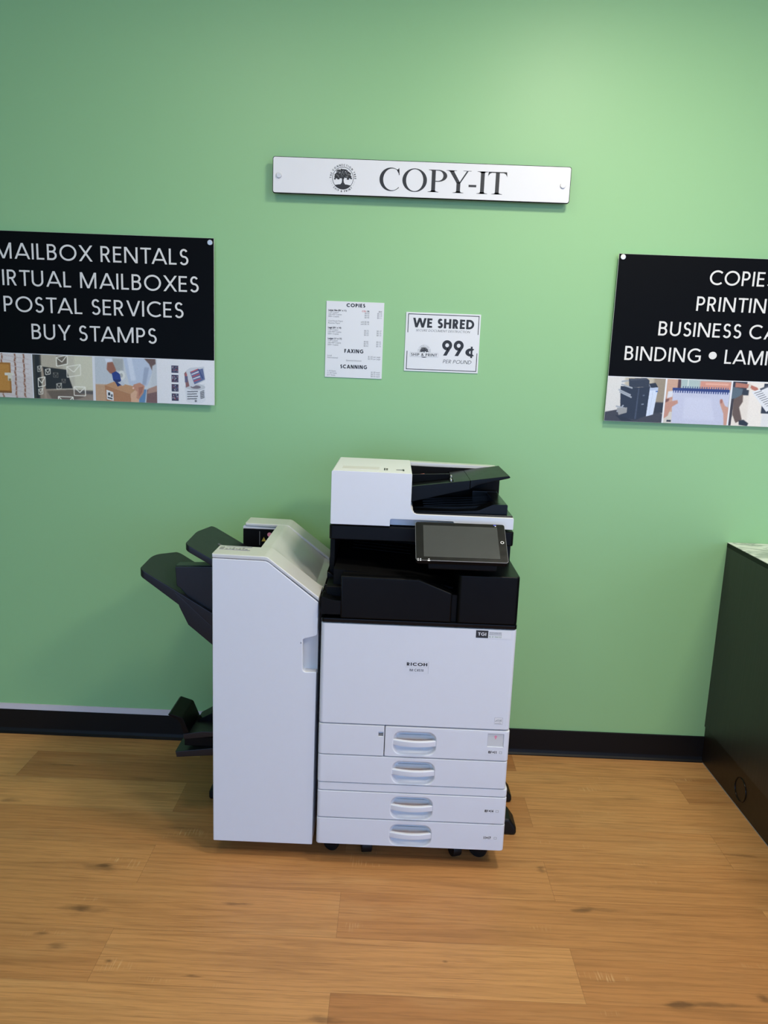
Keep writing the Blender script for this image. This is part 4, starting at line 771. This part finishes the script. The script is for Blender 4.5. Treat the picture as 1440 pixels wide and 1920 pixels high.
bm = B(); box(bm, -0.0605, 0.5060, -0.648, -0.12, 1.0290, 1.0745, 0.004, 3, vb=0.010); mk('scanner_unit', bm, 'black', cp)
# document feeder on top
fdr = B(); AX0, AX1, AY0, AY1 = -0.0575, 0.5015, -0.652, -0.305
out = fillet([(AX0, 1.0785), (0.1245, 1.0785), (0.1245, 1.1012), (0.3180, 1.1005), (0.3240, 1.0840), (AX1, 1.0820), (AX1, 1.1180), (0.1865, 1.1180), (0.1865, 1.2425), (AX0, 1.2440)],
             [.004, .001, .006, .004, .004, .003, .003, .024, .004, .006], 6)
prism(fdr, out, AY0, AY1, 'y', 0.0035, 3); box(fdr, -0.05, 0.495, AY0+0.024, AY1, 1.0780, 1.110, 0.001, 1)
fdr = mk('document_feeder', fdr, 'white', cp)
bm = B(); prism(bm, fillet([(0.1845, 1.2225), (0.4960, 1.2170), (0.4960, 1.2260), (0.484, 1.2315), (0.1845, 1.2365)], [0, .003, .004, .004, 0], 3), -0.298, -0.255, 'y', 0.003, 2, frontonly=False); mk('rear_cover', bm, 'white_gloss', fdr)
bm = B(); box(bm, 0.1845, 0.5015, -0.300, -0.262, 1.0800, 1.222, 0.001, 1); box(bm, AX0+.002, 0.1865, -0.306, -0.262, 1.08, 1.236, 0.004, 2); mk('rear_wall', bm, 'black_dk', fdr)
bm = B(); prism(bm, [(0.187, 1.1175), (0.5000, 1.1175), (0.4990, 1.1225), (0.187, 1.1225)], AY0+0.012, -0.300, 'y', 0.001, 1)
prism(bm, fillet([(0.187, 1.1225), (0.485, 1.1225), (0.485, 1.154), (0.44, 1.1525), (0.395, 1.132), (0.32, 1.1265), (0.187, 1.124)], [0, .002, .004, .02, .03, .03, 0], 4), AY0+0.030, -0.56, 'y', 0.002, 2)
prism(bm, [(0.187, 1.1225), (0.448, 1.1225), (0.448, 1.1385), (0.34, 1.130), (0.187, 1.124)], -0.56, -0.36, 'y')
box(bm, 0.448, 0.485, -0.60, -0.36, 1.1225, 1.1535, 0.003, 2); box(bm, 0.40, 0.485, -0.375, -0.34, 1.1225, 1.156, 0.003, 2)
for k in range(4): prism(bm, [(0.23, 1.1255), (0.445, 1.1395), (0.445, 1.1412), (0.23, 1.1272)], -0.54+k*0.045, -0.534+k*0.045)
mk('exit_tray', bm, 'black_gl', fdr)
bm = B(); prism(bm, [(0.187, 1.140), (0.372, 1.189), (0.372, 1.2158), (0.187, 1.1900)], -0.560, -0.548, 'y', 0.0012, 2)
prism(bm, [(0.187, 1.140), (0.372, 1.186), (0.372, 1.203), (0.187, 1.176)], -0.548, -0.300)
prism(bm, [(0.315, 1.195), (0.372, 1.203), (0.372, 1.2158), (0.322, 1.2088)], -0.548, -0.300, 'y')
prism(bm, [(0.187, 1.176), (0.318, 1.195), (0.318, 1.212), (0.187, 1.205)], -0.395, -0.385, 'y', 0.001, 1)
mk('feed_tray', bm, 'black', fdr)
bm = B(); prism(bm, [(0.373, 1.189), (0.395, 1.2015), (0.4935, 1.2275), (0.4975, 1.230), (0.4935, 1.2350), (0.373, 1.2162)], -0.560, -0.300, 'y', 0.002, 2, frontonly=False); 
mk('tray_extension', bm, 'black', fdr)
bm = B(); box(bm, 0.312, 0.3165, -0.535, -0.505, 1.206, 1.214, 0.001, 1); mk('tray_hinge', bm, 'steel', fdr, label='small metal hinge plate'); bm = B(); box(bm, 0.318, 0.3225, -0.45, -0.43, 1.206, 1.2145, 0.001, 1); mk('tray_hinge', bm, 'steel', fdr, label='small metal hinge plate')
bm = B(); prism(bm, [(0.206, 1.1982), (0.236, 1.2026), (0.236, 1.2034), (0.206, 1.199)], -0.375, -0.345); mk('warning_sticker', bm, 'salmon', fdr, label='small salmon sticker')
bm = B(); box(bm, -0.030, 0.085, -0.600, -0.535, 1.2428, 1.2442, 0.0004, 1); mk('instruction_strip', bm, 'white_in', fdr)
for a, b_, y0, y1 in ((0.100, 0.104, -0.60, -0.55), (0.106, 0.112, -0.595, -0.58), (0.106, 0.112, -0.57, -0.555), (0.138, 0.160, -0.585, -0.577), (0.158, 0.163, -0.60, -0.565)):
    bm = B(); box(bm, a, b_, y0, y1, 1.2415, 1.2436); mk('feeder_icon', bm, 'ink', fdr, smooth=0)
bm = B(); prism(bm, fillet([(AX0-0.004, 1.166), (AX0+0.002, 1.160), (AX0+0.002, 1.178), (AX0-0.003, 1.174)], 0.001, 2), -0.52, -0.45); mk('release_lever', bm, 'black', fdr)
# operation panel
tw, th_, tt = 0.268, 0.147, 0.6453
c0 = Vector((0.337, -0.8055, 1.0155)); ux = Vector((math.cos(.0216), math.sin(.0216), 0)); nn = Vector((-math.sin(.0216), math.cos(.0216), 0))
vv = Vector((0, 0, 1))*math.sin(tt)+nn*math.cos(tt); nz = ux.cross(vv)
TM = Matrix(((ux.x, -nz.x, vv.x, c0.x), (ux.y, -nz.y, vv.y, c0.y), (ux.z, -nz.z, vv.z, c0.z), (0, 0, 0, 1)))    # local x, depth, height
def tl(bm): bmesh.ops.transform(bm, matrix=TM, verts=bm.verts[:]); return bm
bm = B(); prism(bm, rr(-tw/2, tw/2, 0, th_, 0.008, 5), 0.0, 0.0022, 'y', 0.0008, 2); prism(bm, rr(-tw/2+0.001, tw/2-0.001, 0.001, th_-0.001, 0.008, 5), 0.0022, 0.017, 'y', 0.0, mi=2); prism(bm, rr(-tw/2+0.0012, tw/2-0.0012, 0.0012, th_-0.0012, 0.0070, 5), -0.0006, 0.0004, 'y', mi=1)
cpn = mk('control_panel', tl(bm), ['grey', 'bezel', 'black_dk'], cp)
SCx0, SCx1, SCz0, SCz1 = -0.1105, 0.1105, 0.013, 0.1335
bm = B(); flatquad(bm, SCx0, SCx1, SCz0, SCz1, -0.0010); mk('touch_screen', tl(bm), 'screen', cpn, label='dark grey switched-off screen', smooth=0, recalc=False)
bm = B(); o = arc(0.1215, 0.0755, 0.0052, 0.0052, 0, 345, 23); i_ = arc(0.1215, 0.0755, 0.0036, 0.0036, 0, 345, 23); strip(bm, o, i_, lambda a, b_: (a, b_), -0.0011, 0, True); mk('home_button', tl(bm), 'signwhite', cpn, recalc=False, smooth=0)
for a, b_, z0, z1, mi in ((-0.129, -0.1255, 0.0035, 0.0055, 0), (-0.122, -0.1185, 0.0035, 0.0055, 0), (-0.098, -0.094, 0.0035, 0.0055, 0), (-0.129, -0.1255, -0.0030, 0.0008, 0), (-0.122, -0.1185, -0.0030, 0.0008, 0), (-0.100, -0.093, -0.0030, 0.0008, 0), (0.1005, 0.1085, 0.1405, 0.1435, 1), (0.1045, 0.108, 0.1365, 0.1392, 0)):
    bm = B(); flatquad(bm, a, b_, z0, z1, -0.0011); mk('indicator_light', tl(bm), 'blue' if mi else 'signwhite', cpn, recalc=False, smooth=0)
bm = B(); box(bm, 0.24, 0.44, -0.790, -0.66, 0.985, 1.006, 0.004, 2); box(bm, 0.29, 0.40, -0.72, -0.57, 0.99, 1.03, 0.004, 2); mk('panel_arm', bm, 'black_dk', cp)

# ================================================================ FINISHER (left)
fn = thing('finisher', 'tall narrow white finisher with sloped top and black sorting trays, left of the copier', 'copier finisher', (-0.24, -0.45, 0))
GY = -0.750; fx0, fx1 = -0.3975, -0.0810
def prof(dz=0.0, dx=0.0):   # top outline, left to right
    return [(fx0, 0.9945-dz), (-0.2345, 0.9920-dz), (-0.0790, 0.8740-dz*1.2)]
def shell(y0, y1, dz, z0, mi=0, bm=None, b=0.0, xa=fx0, xb=fx1):
    p_ = [(xa, z0), (xb, z0), (xb, 0.8735-dz*1.2), (-0.2345, 0.9920-dz), (xa, 0.9945-dz)]
    prism(bm, fillet(p_, [0.002, 0.002, 0.006, 0.030, 0.004], 5), y0, y1, 'y', b, 3, mi)
# front door with the hand notch at its right edge
DT = 0.0135
pts = fillet([(fx0, 0.0535), (fx1-0.001, 0.0535), (fx1, 0.6370), (-0.1225, 0.6350), (-0.1240, 0.7400), (fx1+0.0006, 0.7530), (fx1+0.002, 0.8735-DT*1.2), (-0.2345, 0.9920-DT), (fx0, 0.9945-DT)],
             [.003, .003, .004, .010, .008, .010, .006, .030, .003], 5)
bm = B(); prism(bm, pts, GY, GY+0.030, 'y', 0.009, 5); dr = mk('front_door', bm, 'white', fn)
bm = B(); prism(bm, rr(-0.1265, fx1+0.001, 0.62, 0.762, 0.003), GY+0.029, GY+0.036); mk('handle_recess', bm, 'white_in', dr, label='pale moulded hand recess')
bm = B(); box(bm, -0.1300, -0.1284, GY-0.0006, GY+0.002, 0.7260, 0.7310); mk('keyhole_mark', bm, 'ink', dr)
bm = B(); box(bm, fx0+0.002, fx1-0.001, GY+0.036, -0.190, 0.0560, 0.8500, 0.002, 1); shell(GY+0.030, -0.640, 0.012, 0.84, 0, bm, xa=fx0+0.002, xb=fx1-0.001); shell(-0.290, -0.190, 0.010, 0.84, 0, bm, xa=fx0+0.002, xb=fx1-0.001)
mk('cabinet', bm, 'white', fn)
bm = B(); prism(bm, fillet([(-0.268, 0.84), (-0.085, 0.84), (-0.085, 0.845), (-0.10, 0.850), (-0.2345, 0.955), (-0.268, 0.966)], [0, 0, .002, .004, .03, 0], 4), -0.640, -0.290); box(bm, fx0+0.004, -0.262, -0.300, -0.288, 0.85, 0.9745); box(bm, fx0+0.004, -0.262, -0.642, -0.630, 0.85, 0.975); mk('exit_housing', bm, 'black_dk', fn)
# top rim
def ribbon(bm, top, th, y0, y1, b=0.0, seg=3, rad=()):
    """profile line thickened downwards by th"""
    low = [(x, z-th) for x, z in top][::-1]; prism(bm, top[::-1]+low[::-1], y0, y1, 'y', b, seg)
def roundline(pts, r, n=6):
    f = fillet(pts+[(pts[-1][0], pts[-1][1]-1.0), (pts[0][0], pts[0][1]-1.0)], [0]+[r]*(len(pts)-2)+[0, 0, 0], n); return f[:-2]
rim = roundline([(fx0, 0.9945), (-0.2345, 0.9920), (-0.0780, 0.8735)], 0.032, 8)
bm = B(); ribbon(bm, rim, 0.0125, GY, -0.640, 0.003, 3); tc_ = mk('top_cover', bm, 'white_gloss', fn); bm = B()
rimr = roundline([(fx0+0.010, 0.9945), (-0.2345, 0.9920), (-0.0860, 0.8790)], 0.032, 8)
ribbon(bm, rimr, 0.0125, -0.292, -0.190, 0.004, 3)
mk('rear_cover', bm, 'white_gloss', fn)
slide = roundline([(-0.272, 0.9912), (-0.2365, 0.9905), (-0.128, 0.9000), (-0.104, 0.8800), (-0.0760, 0.8650)], 0.030, 8)
bm = B(); NY = 14; rows = []
for j in range(NY+1):
    t = j/NY; y = -0.6415+t*(0.6415-0.2905); sag = 0.007*min(1, min(t, 1-t)*9)
    rows.append([bm.verts.new((x, y, z-sag*min(1, max(0, (x+0.262)/0.05))*min(1, max(0, (-0.080-x)/0.02)))) for x, z in slide])
for a, b_ in zip(rows, rows[1:]):
    for k in range(len(a)-1): bm.faces.new((a[k], a[k+1], b_[k+1], b_[k]))
ext = bmesh.ops.extrude_face_region(bm, geom=bm.faces[:]); bmesh.ops.translate(bm, verts=[g for g in ext['geom'] if isinstance(g, bmesh.types.BMVert)], vec=(0, 0, -0.006))
mk('slide_cover', bm, 'white_gloss', fn, label='glossy sloped white cover')
bm = B(); box(bm, -0.390, -0.378, -0.690, -0.660, 0.9940, 0.9955)
for k in range(7): box(bm, -0.372+k*0.010, -0.366+k*0.010, -0.685+0.006*(k % 2), -0.675+0.006*(k % 3), 0.9935, 0.9950)
for a, b_, c, d in ((-0.376, -0.296, -0.692, -0.690), (-0.376, -0.296, -0.652, -0.650)): box(bm, a, b_, c, d, 0.9935, 0.9950)
mk('function_label', bm, 'midgrey', tc_, smooth=0)
bm = B(); flatquad(bm, -0.335, -0.268, 0.918, 0.968, -0.3008, 0); flatquad(bm, -0.336, -0.334, 0.918, 0.968, -0.3009, 1); flat(bm, [(-0.328, 0.932), (-0.312, 0.932), (-0.320, 0.948)], -0.3010, 2); flat(bm, arc(-0.300, 0.957, 0.008, 0.008, 0, 340, 17), -0.3010, 3); mk('warning_sticker', bm, ['black_dk', 'grey', 'yellow', 'pink'], fn, label='warning sticker with yellow triangle and pink circle', smooth=0, recalc=False)
# sorting trays
def tray(name, pts, z_at, th, xr):
    """plan outline (x,y) lifted to a sloping plane, thickened"""
    bm = B(); top = [bm.verts.new((x, y, z_at(x))) for x, y in pts]; lo = [bm.verts.new((x, y, z_at(x)-th(x))) for x, y in pts]; n = len(pts)
    bm.faces.new(top); bm.faces.new(lo[::-1])
    for i in range(n): bm.faces.new((top[i], lo[i], lo[(i+1) % n], top[(i+1) % n]))
    bmesh.ops.recalc_face_normals(bm, faces=bm.faces[:]); bev(bm, [e for e in bm.edges if (e.verts[0] in top) == (e.verts[1] in top)], 0.0025, 2)
    return mk(name, bm, 'navy', fn)
def zu(x): return 0.942-(x+0.431)*0.5625
def zl(x): return 0.838-(x+0.553)*0.60
up_pts = fillet([(-0.270, -0.615), (-0.515, -0.615), (-0.5205, -0.45), (-0.503, -0.300), (-0.270, -0.300)], [0, .016, .3, .020, 0], 6)
ut = tray('upper_tray', up_pts, zu, lambda x: 0.022, 0)
bm = B(); 
for y in (-0.452, -0.444): prism(bm, [(-0.455, zu(-0.455)-0.002), (-0.30, zu(-0.30)-0.002), (-0.30, zu(-0.30)+0.006), (-0.445, zu(-0.445)+0.002)], y-0.0012, y+0.0012)
mk('paper_guide', bm, 'grey', ut)
lo_pts = fillet([(-0.402, -0.615), (-0.660, -0.615), (-0.668, -0.45), (-0.626, -0.300), (-0.402, -0.300)], [0, .016, .3, .024, 0], 6)
lt = tray('lower_tray', lo_pts, zl, lambda x: 0.026 if x < -0.53 else 0.06, 0)
bm = B(); prism(bm, [(-0.575, zl(-0.575)-0.002), (-0.53, zl(-0.53)-0.002), (-0.53, zl(-0.53)+0.012), (-0.57, zl(-0.57)+0.004)], -0.452, -0.442); mk('paper_guide', bm, 'grey', lt)
bm = B(); prism(bm, [(-0.5535, 0.836), (-0.535, 0.780), (-0.5075, 0.722), (-0.400, 0.632), (-0.400, 0.700), (-0.432, 0.722)], -0.6155, -0.305, 'y', 0.003, 2); mk('tray_bracket', bm, 'navy', fn)
bm = B(); prism(bm, fillet([(-0.5515, 0.9080), (-0.5475, 0.845), (-0.536, 0.838), (-0.4345, 0.722), (-0.3975, 0.722), (-0.3975, 0.9150)], [.003, .008, .008, .003, 0, 0], 4), -0.600, -0.588, 'y', 0.003, 2)
prism(bm, [(-0.5515, 0.9060), (-0.5515, 0.9095), (-0.3975, 0.9165), (-0.3975, 0.910)], -0.590, -0.545); mk('tray_side_plate', bm, 'navy', fn)
# booklet tray near the floor
ys0, ys1 = -0.550, -0.410
bm = B(); prism(bm, fillet([(-0.5985, 0.3775), (-0.5905, 0.3825), (-0.5470, 0.3690), (-0.5260, 0.3170), (-0.5440, 0.3100), (-0.5560, 0.3480), (-0.5650, 0.3600)], [.002, .003, .012, 0, 0, .012, .008], 4), ys0, ys1, 'y', 0.002, 2, frontonly=False); bt = mk('booklet_tray', bm, 'black', fn)
bm = B(); prism(bm, [(-0.5450, 0.2913), (-0.398, 0.3110), (-0.398, 0.3218), (-0.4784, 0.3225), (-0.5450, 0.3105)], ys0, ys1-0.0, 'y', 0.002, 2); mk('booklet_floor', bm, 'navy', fn)
bm = B(); prism(bm, fillet([(-0.520, 0.3200), (-0.400, 0.3200), (-0.400, 0.355), (-0.470, 0.350), (-0.512, 0.325)], [0, 0, .01, .03, .01], 5), -0.47, -0.40, 'y', 0.004, 2); mk('booklet_stop', bm, 'black', fn)
bm = B(); prism(bm, [(-0.5740, 0.2445), (-0.5700, 0.2235), (-0.398, 0.2400), (-0.398, 0.2700)], ys0, ys1, 'y', 0.003, 2, frontonly=False); mk('booklet_support', bm, 'navy', fn)
bm = B(); box(bm, -0.43, -0.398, -0.53, -0.43, 0.22, 0.32, 0.003, 1); box(bm, -0.545, -0.40, ys0+0.012, ys1, 0.262, 0.2960, 0.002, 1); mk('booklet_bracket', bm, 'black_dk', fn)
def fcaster(x, y):
    bm = B(); box(bm, x-0.02, x+0.02, y-0.02, y+0.02, 0.03, 0.058, 0.003, 1); c = mk('caster', bm, 'black', fn)
    bm = B(); cyl(bm, (x, y-0.012, 0.021), (x, y+0.012, 0.021), 0.021, n=24, b=0.004); mk('wheel', bm, 'rubber', c)
for x, y in ((-0.36, -0.62), (-0.12, -0.62), (-0.36, -0.24), (-0.12, -0.24)): fcaster(x, y)
bm = B(); prism(bm, fillet([(-0.380, 0.0), (-0.380, 0.045), (-0.470, 0.045), (-0.4885, 0.030), (-0.4885, 0.0)], [0, 0, .012, .012, .008], 5), -0.435, -0.375, 'y', 0.010, 3, frontonly=False); box(bm, -0.40, -0.36, -0.43, -0.38, 0.03, 0.057, 0.002, 1); mk('stabiliser_foot', bm, 'rubber', fn)
bm = B(); box(bm, fx1-0.001, -0.0690, -0.55, -0.30, 0.40, 0.74, 0.001, 1); mk('docking_bracket', bm, 'black_dk', fn)
